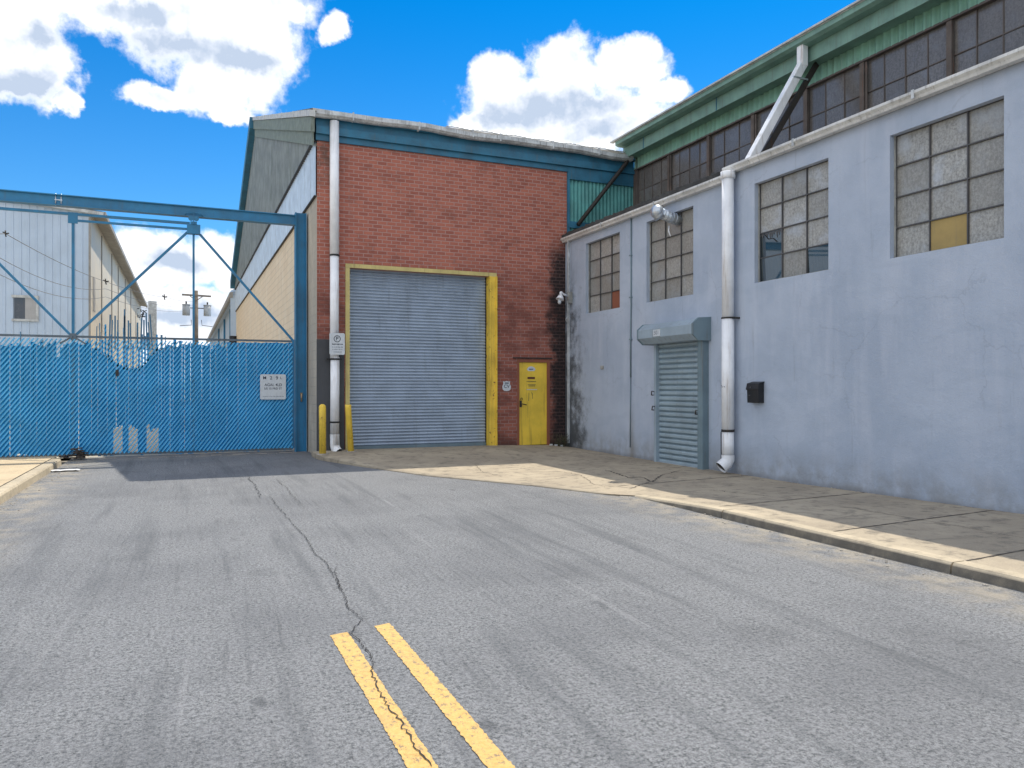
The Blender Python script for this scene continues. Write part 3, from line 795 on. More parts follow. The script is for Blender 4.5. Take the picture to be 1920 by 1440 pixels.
mb = MB(); mb.box(RD[0]-.09, RD[0]+.005, YB-.03, YB+.16, -.02, 4.05); mb.box(RD[0]-.09, RD[1]+.19, YB-.03, YB+.16, 4.052, 4.14)
mb.build('door_frame', 'yellow_pale', bb)
mb = MB(); mb.box(RD[1]-.005, RD[1]+.025, YB-.06, YB+.16, -.05, 4.05); mb.box(RD[1]+.025, RD[1]+.19, YB-.035, YB-.005, -.03, 4.05)
mb.box(RD[1]+.16, RD[1]+.19, YB-.07, YB-.035, -.03, 4.05)
mb.build('door_frame', 'yellow', bb)
# yellow door
fr = MB(); fr.box(YD[0]-.04, YD[0]+.02, YB-.012, YB+.1, -.1, 2.07); fr.box(YD[1]-.02, YD[1]+.05, YB-.012, YB+.1, -.1, 2.07); fr.box(YD[0]+.02, YD[1]-.02, YB-.012, YB+.1, 2.0, 2.07)
mb = MB(); mb.box(YD[0]+.02, YD[1]-.02, YB+.02, YB+.065, -.035, 1.998)
yd = mb.build('yellow_door', 'yellow_door', bb, .004)
fr.build('frame', 'brown_board', yd)
mb = MB(); mb.box(7.55, 7.60, YB-.002, YB+.02, .90, 1.06); mb.tube([(7.575, YB+.02, .98), (7.575, YB-.05, .98), (7.60, YB-.06, .975), (7.70, YB-.06, .955)], .013, 8)
mb.tube([(7.555, YB-.01, 1.08), (7.575, YB-.03, 1.13), (7.60, YB-.03, 1.12), (7.61, YB-.01, 1.08)], .008, 6)
mb.build('handle', 'dark_iron', yd)
mb = MB(); mb.tube([(7.88, YB+.018, 1.83), (7.88, YB+.012, 1.83)], .001)
mb = MB(); pr = [(-.12, 0), (-.07, .055), (.0, .075), (.07, .055), (.12, 0), (.08, -.045), (-.08, -.045)]
mb.face([(7.86+a, YB+.015, 1.83+b_) for a, b_ in pr]); mb.box(7.74, 8.02, YB+.014, YB+.018, 1.24+.08, 1.258+.08)
mb.build('label', 'white_sign', yd)
mb = MB(); mb.box(7.76, 7.96, YB+.014, YB+.018, 1.59, 1.64); mb.build('label', 'red_ink', yd)
mb = MB()
for (x0, x1, zz) in ((7.74, 7.99, 1.52), (7.77, 7.98, 1.44), (7.79, 7.96, 1.41)):
    x = x0
    while x < x1: wv_ = random.uniform(.012, .028); mb.box(x, x+wv_, YB+.014, YB+.018, zz, zz+.016); x += wv_+.010
for (x0, z0, x1, z1) in ((7.80, 1.25, 7.79, 1.05), (7.89, 1.24, 7.90, 1.10), (7.86, 1.27, 7.90, 1.20)): mb.bar((x0, YB+.016, z0), (x1, YB+.016, z1), .007, .004)
for q in ((-.055, .028), (-.03, .03), (0, .03), (.03, .03)): mb.box(7.86+q[0], 7.86+q[0]+.016, YB+.010, YB+.013, 1.815, 1.815+q[1])
mb.build('lettering', 'ink', yd)
mb = MB(); mb.box(7.36, 8.42, YB-.035, YB+.0, 2.09, 2.115); mb.build('door_lintel', 'dark_iron', bb)
# downspout on the brick
def elbow_pts(c, d0_, d1_, r, n=6):
    """quarter turn: from direction d0 to d1, starting at c"""
    d0_, d1_ = Vector(d0_).normalized(), Vector(d1_).normalized(); c = Vector(c); out = []
    for k in range(n+1):
        t = math.pi/2*k/n; out.append(c+d0_*r*math.sin(t)+d1_*r*(1-math.cos(t)))
    return out
DX, DY = 3.03, YB-.14
mb = MB(); mb.tube([(DX-.0, DY, 7.22), (DX, DY, 4.30)], .100, 20); mb.tube([(DX, DY, 4.31), (DX, DY, 2.0)], .095, 20)
mb.tube([(DX+.012, DY-.0, 2.05), (DX+.005, DY, .35)], .098, 20)
mb.tube([(DX+.005, DY, .36), (DX+.01, DY, .12)]+[tuple(p) for p in elbow_pts((DX+.01, DY, .10), (.15, -.25, -1), (.5, -1, -.35), .12)], .102, 20, caps=False)
dp = mb.build('downspout', 'white_pvc', bb)
mb = MB()
for zz in (4.30, 2.02, .64): mb.tube([(DX+.005, DY, zz), (DX+.005, DY, zz-.035)], .108, 20)
mb.box(DX-.17, DX+.17, DY+.02, DY+.06, 1.985, 2.02)
mb.build('pipe_band', 'black', dp)
mb = MB(); e = elbow_pts((DX+.01, DY, .10), (.15, -.25, -1), (.5, -1, -.35), .12)[-1]
mb.tube([e, e+Vector((-.02, .04, .015))], .085, 20)
mb.build('pipe_mouth', 'black', dp)
# corrugated teal infill above the low building
mb = MB(); corr(mb, 'y', YB+.02, XW+.06, 11.4, 5.0, 6.96, .105, .028, seg=6)
mb.build('corrugated_infill', 'teal', bb)
mb = MB(); mb.box(XW+.045, XW+.10, YB-.05, YB+.02, 5.25, 6.92); mb.box(XW+.05, 11.2, YB-.06, YB+.01, 5.40, 5.56)
mb.box(XW+.05, 11.2, YB-.055, YB+.01, 6.62, 6.925)
mb.build('infill_trim', 'blue_trim', bb)
mb = MB(); mb.tube([(10.55, YB-.22, 7.42), (10.45, YB-.2, 7.15), (9.95, YB-.2, 6.55), (9.05, YB-.2, 5.45)], .055, 8)
mb.tube([(10.62, YB-.2, 7.36), (10.5, YB-.2, 7.33)], .07, 8)
mb.build('slanted_pipe', 'dark_iron', bb)

# ------------------------------------------------------------------ tall green-clad building behind
XU = 10.80
gb = thing('clerestory_building', 'tall shed with green fascia and a band of sooty windows above the low roof', 'building', (12, 0, 0))
Y0U = -14; Y1U = YB-.06
mb = MB(); mb.box(XU+.10, 19, Y0U, Y1U, -.3, 7.5); mb.build('wall', 'roof_dark', gb)
mb = MB(); corr(mb, 'x', XU, Y0U, Y1U, 7.04, 7.62, .15, .055, seg=8); mb.build('corrugated_band', 'green', gb)
mb = MB(); mb.box(10.44, 10.50, Y0U, Y1U-.02, 7.30, 7.72); mb.box(10.50, XU-.04, Y0U, Y1U-.02, 7.33, 7.36)
y = Y1U-1.2
mb.build('fascia', 'green_fascia', gb)
mb = MB()
for yy in (15.9, 13.1, 7.2, 4.0): mb.box(10.43, 10.44, yy, yy+.02, 7.30, 7.72)
mb.build('fascia_seam', 'blue_trim', gb)
mb = MB()   # eave gutter
mb.prism([(10.18, 7.69), (10.18, 7.60), (10.26, 7.565), (10.42, 7.565), (10.42, 7.69)], 'y', Y0U, Y1U-.06)
mb.build('eave_gutter', 'green_fascia', gb)
mb = MB(); mb.prism([(10.17, 7.69), (10.17, 7.712), (19, 9.5), (19, 9.4)], 'y', Y0U, Y1U-.02)
mb.prism([(10.12, 7.70), (10.12, 7.735), (10.22, 7.735), (10.22, 7.70)], 'y', Y0U, Y1U+.10)
mb.build('roof', 'trim_light', gb)
# window band
mb = MB(); posts = [16.86, 15.35, 13.83, 12.38, 10.93, 9.63, 8.0, 6.4, 4.8, 3.2, 1.6, 0]
pan = MB(); mul = MB()
rows = [(5.62, 6.48), (6.48, 7.04)]
rows = [(5.36, 5.92), (5.92, 6.48), (6.48, 7.04)]
for a, b_ in zip(posts[:-1], posts[1:]):
    n = round((a-b_)/.42)
    for k in range(n):
        ya, yb = b_+(a-b_)*k/n, b_+(a-b_)*(k+1)/n
        mul.box(XU+.03, XU+.055, ya-.008, ya+.008, 5.36, 7.04)
        for (za, zb) in rows:
            r_ = random.random(); tl = random.uniform(-.008, .008)
            pan.face([(XU+.045, ya, za), (XU+.045, yb, za), (XU+.045+tl, yb, zb), (XU+.045+tl, ya, zb)], r_)
for zz in (5.36, 5.92, 6.48, 7.03): mul.box(XU+.028, XU+.05, 0, 16.86, zz-.008, zz+.008)
wb = mul.build('window_band', 'mullion', gb); pan.build('panes', 'pane_dark', wb)
mb = MB()
for p in posts: mb.box(XU-.03, XU+.03, p-.045, p+.045, 5.3, 7.04)
for p in posts[1::2]: mb.box(XU-.02, XU+.0, p-.10, p-.07, 5.3, 7.0)
mb.build('window_post', 'rust_post', wb)
mb = MB(); mb.box(XU-.05, XU+.03, 0, 16.9, 7.015, 7.05); mb.box(XU-.02, XU+.1, 16.72, 16.87, 5.2, 7.6); mb.build('window_head', 'mullion', gb)
# steel-coloured square spout: short drop then slanting to low gutter
mb = MB()
mb.bar((10.30, 10.52, 7.70), (10.30, 10.52, 7.20), .15, .13, up=(1, 0, 0)); mb.bar((10.31, 10.525, 7.26), (8.86, 10.30, 5.20), .15, .13, up=(1, 0, 1))
dsp = mb.build('slanted_downspout', 'white_pvc', gb, .012)
mb = MB(); mb.bar((10.62, 10.50, 7.30), (9.12, 10.28, 5.30), .10, .05, up=(1, 0, 1)); mb.build('dark_parallel_bar', 'dark_iron', dsp)  # dark bar running parallel behind the slanted spout
mb = MB(); mb.box(10.0, 10.34, 10.42, 10.45, 6.93, 6.96); mb.build('bracket', 'galv', dsp)

# ------------------------------------------------------------------ low blue-grey building
lb = thing('stucco_building', 'low blue-grey stuccoed building with square multi-pane windows beside the pavement', 'building', (XW, 8, 0))
WZ = (3.14, 4.81)
WINS = [(14.35, 15.89), (11.73, 13.30), (8.47, 10.06), (5.84, 7.40)]
DR = (11.42, 12.88, -.2, 2.2)
mb = MB(); wall_holes(mb, XW, -14, YB-.002, -.35, 5.12, [(a, b_, *WZ) for a, b_ in WINS]+[DR], .15, 'x')
mb.build('wall', 'stucco', lb)
mb = MB(); mb.box(XW+.42, XW+.5, -14, YB-.05, -.3, 5.1); mb.build('inner_wall', 'interior', lb)
mb = MB(); mb.prism([(XW-.10, 5.13), (10.78, 6.02), (10.78, 6.10), (XW-.12, 5.19)], 'y', -14, YB-.02)
mb.build('roof', 'roof_dark', lb)
mb = MB()
for k in range(60):   # curled felt edge along far end of roof
    y = 11.0+k*.098; h = random.uniform(.0, .035); mb.box(XW-.02, XW+.3, y, y+.09, 5.21, 5.235+h)
mb.build('roof_felt', 'roof_dark', lb)
def gutter_prof(x, z): return [(x+.03, z), (x-.08, z), (x-.115, z-.012), (x-.12, z-.05), (x-.085, z-.085), (x-.07, z-.12), (x+.03, z-.12)]
mb = MB(); mb.prism(gutter_prof(XW-.035, 5.12), 'y', 10.72, YB-.03); mb.build('gutter', 'gutter', lb)
mb = MB(); mb.prism(gutter_prof(XW-.045, 5.235), 'y', -14, 10.70); mb.build('gutter', 'gutter', lb)
mb = MB()
for y in (14.9, 12.8, 9.0, 6.9, 5.0, 3.0): mb.box(XW-.17, XW-.16, y, y+.04, 5.12, 5.235) if y < 10.7 else mb.box(XW-.16, XW-.152, y, y+.04, 5.0, 5.12)
mb.build('gutter_seam', 'gutter_old', lb)
# windows
specials = {0: {(2, 0): 'brown_board'}, 2: {(0, 0): 'glass', (0, 1): 'broken', (2, 0): 'glass'}, 3: {(1, 0): 'ochre_board'}}
for wi, (a, b_) in enumerate(WINS):
    XP = XW+.125; fm = MB(); pm = MB(); w_ = b_-a; cols = 3; rws = 4
    for c in range(cols+1):
        y = b_-w_*c/cols; t = .012 if c in (0, cols) else .0075
        fm.box(XP-.03, XP+.02, max(a+.002, y-t), min(b_-.002, y+t), WZ[0]+.001, WZ[1]-.001)
    for r_ in range(rws+1):
        z = WZ[0]+(WZ[1]-WZ[0])*r_/rws
        fm.box(XP-.032, XP+.018, a+.002, b_-.002, max(WZ[0]+.002, z-.008), min(WZ[1]-.002, z+.008))
    wo_ = fm.build('window', 'muntin', lb)
    for c in range(cols):
        for r_ in range(rws):
            ya, yb = b_-w_*(c+1)/cols, b_-w_*c/cols; za, zb = WZ[0]+(WZ[1]-WZ[0])*r_/rws, WZ[0]+(WZ[1]-WZ[0])*(r_+1)/rws
            sp = specials.get(wi, {}).get((c, r_))
            q = [(XP, ya, za), (XP, yb, za), (XP, yb, zb), (XP, ya, zb)]
            if sp is None: pm.face(q, random.random())
            elif sp == 'glass':
                s_ = MB(); tl = -.015; s_.face([(XP, ya, za), (XP, yb, za), (XP+tl, yb, zb), (XP+tl, ya, zb)]); tag(s_.build('clear_pane', 'glass', wo_), 'clear reflecting pane')
            elif sp == 'broken':
                s_ = MB(); n = 10   # clear pane with shards of jagged paint left at top
                s_.face([(XP, ya, za), (XP, yb, za), (XP-.012, yb, zb), (XP-.012, ya, zb)]); s_.build('clear_pane', 'glass', wo_)
                t_ = MB()
                for k in range(n):
                    y1_, y2_ = ya+(yb-ya)*k/n, ya+(yb-ya)*(k+1)/n
                    t_.face([(XP-.014, y1_, zb-.02), (XP-.014, y2_, zb-.02), (XP-.014, (y1_+y2_)/2+random.uniform(-.02, .02), zb-random.uniform(.05, .16))])
                t_.build('paint_shards', 'muntin', wo_)
                t_ = MB(); t_.tube([(XP-.016, yb-.12, zb-.03), (XP-.016, yb-.2, zb-.12), (XP-.016, yb-.32, zb-.13), (XP-.016, yb-.40, zb-.2)], .006, 5)
                t_.build('crack', 'black', wo_)
            else:
                s_ = MB(); s_.box(XP-.012, XP+.004, ya+.01, yb-.01, za+.01, zb-.01); s_.build('board', sp, wo_)
    pm.build('panes', 'pane', wo_)
    s_ = MB(); s_.box(XP-.05, XP-.031, a+.003, b_-.003, WZ[0]+.001, WZ[0]+.02); s_.box(XP-.05, XP-.031, b_-.02, b_-.003, WZ[0]+.02, WZ[1]-.002); s_.build('putty_edge', 'putty', wo_)
# roll-up door shutter with housing
z = -.14; sm_ = MB(); P = .105; XC = XW+.06
while z < 2.2:
    for (d0_, h0), (d1_, h1) in zip([(0, 0), (.045, .025), (.05, .06), (.022, .086), (-.012, .094)], [(.045, .025), (.05, .06), (.022, .086), (-.012, .094), (0, .105)]):
        sm_.face([(XC-d0_-.03, 11.45, z+h0), (XC-d0_-.03, 12.85, z+h0), (XC-d1_-.03, 12.85, z+h1), (XC-d1_-.03, 11.45, z+h1)], smooth=False)
    z += P
sh_ = sm_.build('roller_shutter', 'shutter', lb)
mb = MB(); mb.box(XW-.14, XW+.1, 11.27, 11.42, -.16, 2.28); mb.box(XW-.09, XW+.1, 11.42, 11.47, -.16, 2.2)
mb.build('guide_rail', 'housing', sh_, .004)
mb = MB(); mb.box(XW-.09, XW+.1, 12.83, 12.90, -.17, 2.25); mb.build('guide_rail', 'housing_light', sh_, .004)
mb = MB(); mb.box(XW-.05, XW+.03, 11.48, 12.82, -.15, -.09); mb.build('bottom_bar', 'housing_light', sh_)
hp = [(XW+.0, 2.66), (XW-.27, 2.64), (XW-.40, 2.53), (XW-.40, 2.36), (XW-.27, 2.25), (XW+.0, 2.25)]
mb = MB(); mb.prism(hp, 'y', 11.24, 13.0); hs = mb.build('shutter_housing', 'housing_light', sh_, .006)
mb = MB(); mb.prism([(x-(.012 if x < XW-.1 else 0), z+(.012 if z > 2.4 else -.012)) for x, z in hp], 'y', 11.20, 11.24); mb.prism([(x-(.012 if x < XW-.1 else 0), z+(.012 if z > 2.4 else -.012)) for x, z in hp], 'y', 13.0, 13.03)
mb.build('end_plate', 'housing', sh_, .003)
mb = MB()
for (y, zz) in ((12.86, 1.0), (11.45, .96), (12.88, 1.3)): mb.tube([(XW-.10, y, zz), (XW-.15, y, zz+.01), (XW-.15, y+.02, zz-.07), (XW-.10, y+.02, zz-.07)], .012, 6)
mb.build('shackle', 'dark_iron', sh_)
# number plate: three raised figures on a pale tile
np_ = MB(); np_.box(XW-.418, XW-.402, 12.22, 12.44, 2.375, 2.505)
sg = np_.build('number_plate', 'white_sign'); tag(sg, 'small pale number plate on the grey shutter housing', 'sign')
t_ = text_mb('501', .115, (XW-.4195, 12.33, 2.44), (0, -1, 0), (0, 0, 1)); t_.build('number', 'ink_pale', sg)
# downspout of the low building
DX2, DY2 = XW-.155, 10.55
mb = MB(); mb.tube([(DX2, DY2, 5.12), (DX2, DY2, 5.0)], .125, 20); mb.tube([(DX2, DY2, 5.02), (DX2, DY2, 2.58)], .102, 20); mb.tube([(DX2, DY2, 2.6), (DX2, DY2, .62)], .107, 20)
mb.tube([(DX2, DY2, .64), (DX2, DY2, .16)], .102, 20); mb.tube([(DX2, DY2, .22), (DX2, DY2, .14), (DX2-.03, DY2+.01, .08), (DX2-.13, DY2+.03, .0)], .112, 20, caps=False)
dp = mb.build('downspout', 'white_pvc', lb)
mb = MB(); mb.tube([(DX2, DY2, 2.60), (DX2, DY2, 2.575)], .114, 20); mb.tube([(DX2, DY2, .66), (DX2, DY2, .62)], .112, 20)
mb.box(DX2, XW, DY2-.13, DY2-.105, 2.57, 2.60); mb.tube([(DX2-.02, DY2+.12, .66), (DX2-.01, DY2+.17, .6), (DX2, DY2+.18, .2), (DX2, DY2+.18, .12)], .009, 6)
mb.build('pipe_band', 'dark_iron', dp)
mb = MB(); mb.tube([(DX2-.10, DY2+.025, .025), (DX2-.115, DY2+.028, .01)], .095, 20); mb.build('pipe_mouth', 'dark_iron', dp)
mb = MB()
for (dy_, z0_, dy2, z1_) in ((.10, 1.42, .085, 1.36), (.06, 1.43, .05, 1.37), (.03, 1.42, -.0, 1.38), (-.02, 1.41, -.05, 1.39)):
    a_ = math.asin(max(-.95, min(.95, dy_/.107)))
    mb.bar((DX2-.108*math.cos(a_), DY2+dy_, z0_), (DX2-.108*math.cos(a_), DY2+dy2, z1_), .008, .004)
mb.build('scribble', 'ink', dp)
# thin vertical conduit
mb = MB(); mb.tube([(XW-.02, 13.86, 5.0), (XW-.02, 13.86, 3.1), (XW-.022, 13.88, 2.5), (XW-.02, 13.88, 1.6)], .016, 8)
mb.tube([(XW-.02, 13.88, 1.62), (XW-.02, 13.90, .1)], .010, 6)
for zz in (4.2, 3.3, 2.4): mb.box(XW-.04, XW, 13.83, 13.91, zz, zz+.025)
mb.build('conduit', 'housing', lb)
mb = MB(); mb.box(XW-.045, XW-.001, 16.70, 16.76, .0, 5.0); mb.build('corner_pipe', 'gutter_old', lb)
mb = MB(); mb.box(XW-.02, XW, 15.03, 15.17, 1.80, 1.88); mb.build('vent_cover', 'putty', lb, .004)
# galvanised duct poking out of second window
VY, VZ = 12.33, 4.66
mb = MB(); mb.tube([(XW+.12, VY, VZ), (XW-.05, VY, VZ+.03), (8.50, VY, VZ+.10)], .105, 20)
for k in range(5): x = 8.52+k*.07; mb.tube([(x, VY, VZ+.098-(x-8.5)*.24), (x+.015, VY, VZ+.095-(x-8.5)*.24)], .111, 20)
mb.sphere((8.42, VY+.03, VZ+.13), .135, 20, 12, (.95, 1, 1.0)); mb.tube([(8.42, VY+.03, VZ+.13), (8.50, VY+.02, VZ+.02)], .12, 16)
vd = mb.build('vent_duct', 'galv', lb)
mb = MB(); mb.tube([(8.74, VY+.08, VZ-.10), (8.73, VY+.09, VZ-.2), (8.745, VY+.05, VZ-.31)], .014, 8); mb.build('duct_strap', 'white_pvc', vd)

# mailbox
mb = MB(); mb.prism([(XW-.001, 1.13), (XW-.12, 1.13), (XW-.13, 1.36), (XW-.11, 1.44), (XW-.001, 1.47)], 'y', 9.83, 10.10)
bx = mb.build('mailbox', 'black', None, .006); tag(bx, 'small black mailbox on the blue-grey wall right of the white downspout', 'mailbox')
mb = MB(); mb.prism([(XW-.135, 1.345), (XW-.142, 1.36), (XW-.118, 1.455), (XW-.0, 1.485), (XW-.0, 1.471), (XW-.111, 1.441)], 'y', 9.82, 10.11); mb.build('lid', 'black', bx)
mb = MB(); mb.tube([(XW-.136, 10.0, 1.39), (XW-.145, 10.0, 1.39)], .012, 8); mb.box(XW-.137, XW-.126, 10.02, 10.05, 1.25, 1.262); mb.build('lock', 'muntin', bx)

# wall lamp + junction box at corner
wl = thing('wall_lamp', 'white flood lamp on a junction box in the black-stained corner', 'lamp', (XW, 16.8, 3.5))
LX, LY, LZ = 8.66, 16.55, 3.62
mb = MB(); mb.box(LX+.02, LX+.14, LY, LY+.10, LZ-.16, LZ+.12); mb.build('junction_box', 'putty', wl, .006)
mb = MB(); mb.tube([(LX+.03, LY+.04, LZ+.02), (LX-.1, LY, LZ+.04), (LX-.18, LY-.02, LZ+.08)], .028, 8); mb.sphere((LX-.19, LY-.02, LZ+.07), .045, 10, 8); mb.build('arm', 'white_pvc', wl)
mb = MB(); mb.tube([(LX-.21, LY-.03, LZ+.03), (LX-.22, LY-.04, LZ-.03), (LX-.24, LY-.05, LZ-.09)], .09, 14, rr=[.035, .075, .10]); mb.build('shade', 'white_pvc', wl)
mb = MB(); mb.sphere((LX-.25, LY-.05, LZ-.15), .045, 10, 8, (1, 1, 1.3)); mb.build('bulb', 'white_sign', wl)
mb = MB(); mb.tube([(LX+.0, LY+.0, LZ-.1), (LX, LY, LZ-.5)], .007, 6); mb.tube([(LX, LY, LZ-.5), (LX-.05, LY, LZ-.57), (LX-.02, LY, LZ-.63)], .012, 6); mb.tube([(LX, LY, LZ-.5), (LX+.04, LY, LZ-.55), (LX+.03, LY, LZ-.63)], .012, 6)
mb.tube([(LX+.04, LY+.03, LZ+.1), (LX+.04, LY+.05, 5.0)], .012, 6)
mb.build('cable', 'gutter_old', wl)

# ------------------------------------------------------------------ signs
def rrect(cx, cz, w_, h_, r, y, n=5):
    pts = []
    for (sx, sz, a0) in ((1, 1, 0), (-1, 1, 90), (-1, -1, 180), (1, -1, 270)):
        for k in range(n+1):
            t = R(a0+90*k/n); pts.append((cx+sx*(w_/2-r)+r*math.cos(t), y, cz+sz*(h_/2-r)+r*math.sin(t)))
    return pts
def plate(cx, cz, w_, h_, r, y, th=.006):
    m_ = MB(); a = rrect(cx, cz, w_, h_, r, y); b_ = rrect(cx, cz, w_, h_, r, y+th); m_.face(a); m_.face(b_)
    for i in range(len(a)): j = (i+1) % len(a); m_.face([a[i], a[j], b_[j], b_[i]])
    return m_
def squiggle(x0, x1, z, h, y, gap=.012):
    m_ = MB(); x = x0
    while x < x1: ww = random.uniform(.008, .02); m_.box(x, x+ww, y-.001, y, z, z+h*random.uniform(.7, 1)); x += ww+gap*random.uniform(.6, 1.6)
    return m_
RT, UP = (1, 0, 0), (0, 0, 1)
ys_ = 16.61
sg = plate(3.055, 2.33, .33, .47, .03, ys_).build('parking_sign', 'white_sign'); tag(sg, 'white sign with a circled letter strapped to the downspout on the brick wall', 'sign')
mb = MB()
for k in range(24):
    a0, a1 = 2*math.pi*k/24, 2*math.pi*(k+1)/24
    mb.face([(3.055+.075*math.cos(a0), ys_-.002, 2.44+.075*math.sin(a0)), (3.055+.075*math.cos(a1), ys_-.002, 2.44+.075*math.sin(a1)), (3.055+.060*math.cos(a1), ys_-.002, 2.44+.060*math.sin(a1)), (3.055+.060*math.cos(a0), ys_-.002, 2.44+.060*math.sin(a0))])
mb = join(mb, text_mb('P', .11, (3.055, ys_-.002, 2.44), RT, UP)); mb.build('symbol', 'ink', sg)
join(squiggle(2.945, 3.165, 2.31, .03, ys_-.001, .006)).build('lettering', 'ink', sg)
join(squiggle(2.95, 3.16, 2.25, .022, ys_-.001), squiggle(2.95, 3.16, 2.20, .022, ys_-.001), squiggle(2.98, 3.13, 2.145, .022, ys_-.001)).build('small_print', 'ink_pale', sg)
gy = GY-.09
sg = plate(1.885, 1.395, .57, .58, .035, gy).build('gate_sign', 'white_sign'); tag(sg, 'square white sign with dark capitals wired to the blue slatted gate', 'sign')
mb = join(text_mb('M', .10, (1.70, gy-.002, 1.60), RT, UP), text_mb('2', .11, (1.84, gy-.002, 1.60), RT, UP), text_mb('9', .11, (1.97, gy-.002, 1.595), RT, UP), text_mb('L', .08, (2.06, gy-.002, 1.60), RT, UP))
mb = join(mb, text_mb('AGAI, 4LD', .085, (1.89, gy-.002, 1.44), RT, UP), text_mb('S/E 15 PRD ST', .066, (1.885, gy-.002, 1.355), RT, UP))
mb.build('lettering', 'ink', sg); join(squiggle(1.66, 2.12, 1.165, .022, gy-.001)).build('small_print', 'ink_pale', sg)
# shield sign
sp_ = [(-.09, .115), (-.055, .10), (0, .118), (.055, .10), (.09, .115), (.085, .05), (.115, -.02), (.10, -.09), (.06, -.12), (0, -.13), (-.06, -.12), (-.10, -.09), (-.115, -.02), (-.085, .05)]
mb = MB(); A = [(7.19+a, YB-.016, 1.42+b_) for a, b_ in sp_]; B = [(p[0], YB-.002, p[2]) for p in A]; mb.face(A); mb.face(B)
for i in range(len(A)): mb.face([A[i], A[(i+1) % len(A)], B[(i+1) % len(A)], B[i]])
sg = mb.build('shield_sign', 'white_sign'); tag(sg, 'small white shield-shaped plate on the brick between roller door and yellow door', 'sign')
mb = MB(); mb.box(7.135, 7.245, YB-.019, YB-.016, 1.475, 1.50); mb = join(mb, text_mb('CV', .115, (7.19, YB-.018, 1.405), RT, UP)); mb.build('lettering', 'ink', sg)

# ------------------------------------------------------------------ bollards
for i, (x0, y0, x1, h, lab) in enumerate(((2.69, 16.28, 2.685, 1.03, 'upright yellow steel bollard left of the white downspout'), (3.325, 16.42, 3.255, 1.01, 'leaning yellow steel bollard between downspout and roller door'))):
    t = thing('bollard', lab, 'bollard', (x0, y0, -.1), 'yellow bollards guarding the downspout')
    mb = MB(); r_ = .073 if i == 0 else .066
    pts = [(x0, y0, -.15), (x1, y0, h-.06)]+([(x1, y0, h-.03), (x1, y0, h)] if i == 0 else [(x1, y0, h)])
    rr = [r_, r_]+([r_*.88, r_*.4] if i == 0 else [r_*1.02])
    mb.tube(pts, r_, 20, rr=rr); mb.build('post', 'yellow', t)
    mb = MB(); mb.tube([(x0, y0, slab_z(x0, y0)-.02), (x0, y0, slab_z(x0, y0)+.012)], .13, 14); mb.build('footing', 'block_grey', t)

# ------------------------------------------------------------------ gate portal frame
gf = thing('gate_portal', 'blue steel gate portal, a post against the warehouse and a long overhead beam', 'gate frame', (2.5, GY, RZ))
mb = MB()   # H-section post
mb.box(2.385, 2.405, GY-.12, GY+.12, -.15, 5.47); mb.box(2.615, 2.635, GY-.12, GY+.12, -.15, 5.47); mb.box(2.405, 2.615, GY-.03, GY-.01, -.15, 5.47)
mb.build('post', 'gate_blue', gf)
mb = MB(); mb.box(-7.5, 2.385, GY-.10, GY+.10, 5.385, 5.405); mb.box(-7.5, 2.385, GY-.10, GY+.10, 5.175, 5.195); mb.box(-7.5, 2.385, GY-.055, GY-.04, 5.195, 5.385)
mb.build('beam', 'gate_blue', gf)
mb = MB(); mb.box(-7.75, -7.5, GY-.12, GY+.12, -.1, 5.47); mb.build('post', 'gate_blue', gf)
mb = MB()
for x in (-2.45, -2.35): mb.tube([(x, GY-.062, 5.42), (x, GY-.062, 5.17)], .012, 6)
mb.box(-2.47, -2.33, GY-.075, GY-.056, 5.28, 5.30); mb.build('splice_bolt', 'galv', gf)
mb = MB(); mb.box(2.50, 2.55, GY-.06, GY-.03, 1.19, 1.26); mb.tube([(2.525, GY-.06, 1.24), (2.525, GY-.09, 1.23), (2.52, GY-.09, 1.05)], .02, 8); mb.build('latch', 'brass', gf)

# ------------------------------------------------------------------ hanging slatted gate
gt = thing('sliding_gate', 'tall blue sliding gate of chain link with worn privacy slats and diagonal bracing', 'gate', (-1.5, GY, RZ))
def bar(name, a, b_, w_, h_, mat='gate_blue', up=(0, 1, 0)):
    m_ = MB(); m_.bar(a, b_, w_, h_, up=up); return m_.build(name, mat, gt)
VX = (-6.8, -4.47, -2.14, .197)
for v in VX: bar('upright', (v, GY, .0), (v, GY, 4.98 if v != .197 else 4.9), .055 if v < 0 else .045, .05)
bar('upright', (2.345, GY, -.03), (2.345, GY, 2.50), .05, .05)
bar('top_rail', (-6.8, GY, 5.03), (.12, GY, 5.03), .05, .075)
bar('top_rail', (-2.05, GY, 4.90), (.12, GY, 4.90), .045, .05)
bar('middle_rail', (-6.8, GY-.0, 2.45), (2.32, GY-.0, 2.46), .045, .045, 'rail_brown')
bar('bottom_rail', (-6.8, GY, -.03), (2.32, GY, -.05), .05, .06, 'rail_brown')
for (xa, za, xb, zb) in ((-4.38, 4.95, -2.20, 2.50), (-2.08, 2.50, .07, 4.83), (.33, 4.80, 2.33, 2.49), (-6.7, 2.5, -4.56, 4.95)):
    bar('brace', (xa, GY, za), (xb, GY, zb), .05, .055)
mb = MB(); mb.box(-2.23, -2.05, GY-.045, GY-.03, 4.83, 5.06); mb.box(-4.56, -4.38, GY-.045, GY-.03, 4.83, 5.06); mb.build('gusset_plate', 'gate_blue', gt)
mb = MB(); mb.box(.06, .335, GY-.09, GY+.06, 4.79, 5.0); tr = mb.build('trolley', 'gate_blue', gt, .004)
mb = MB()
for dx_ in (-.055, .055): mb.tube([(.197+dx_, GY-.115, 5.13), (.197+dx_, GY-.075, 5.13)], .055, 16)
mb.box(.13, .265, GY-.10, GY-.06, 5.0, 5.06); mb.box(.185, .21, GY-.122, GY-.07, 5.0, 5.25)
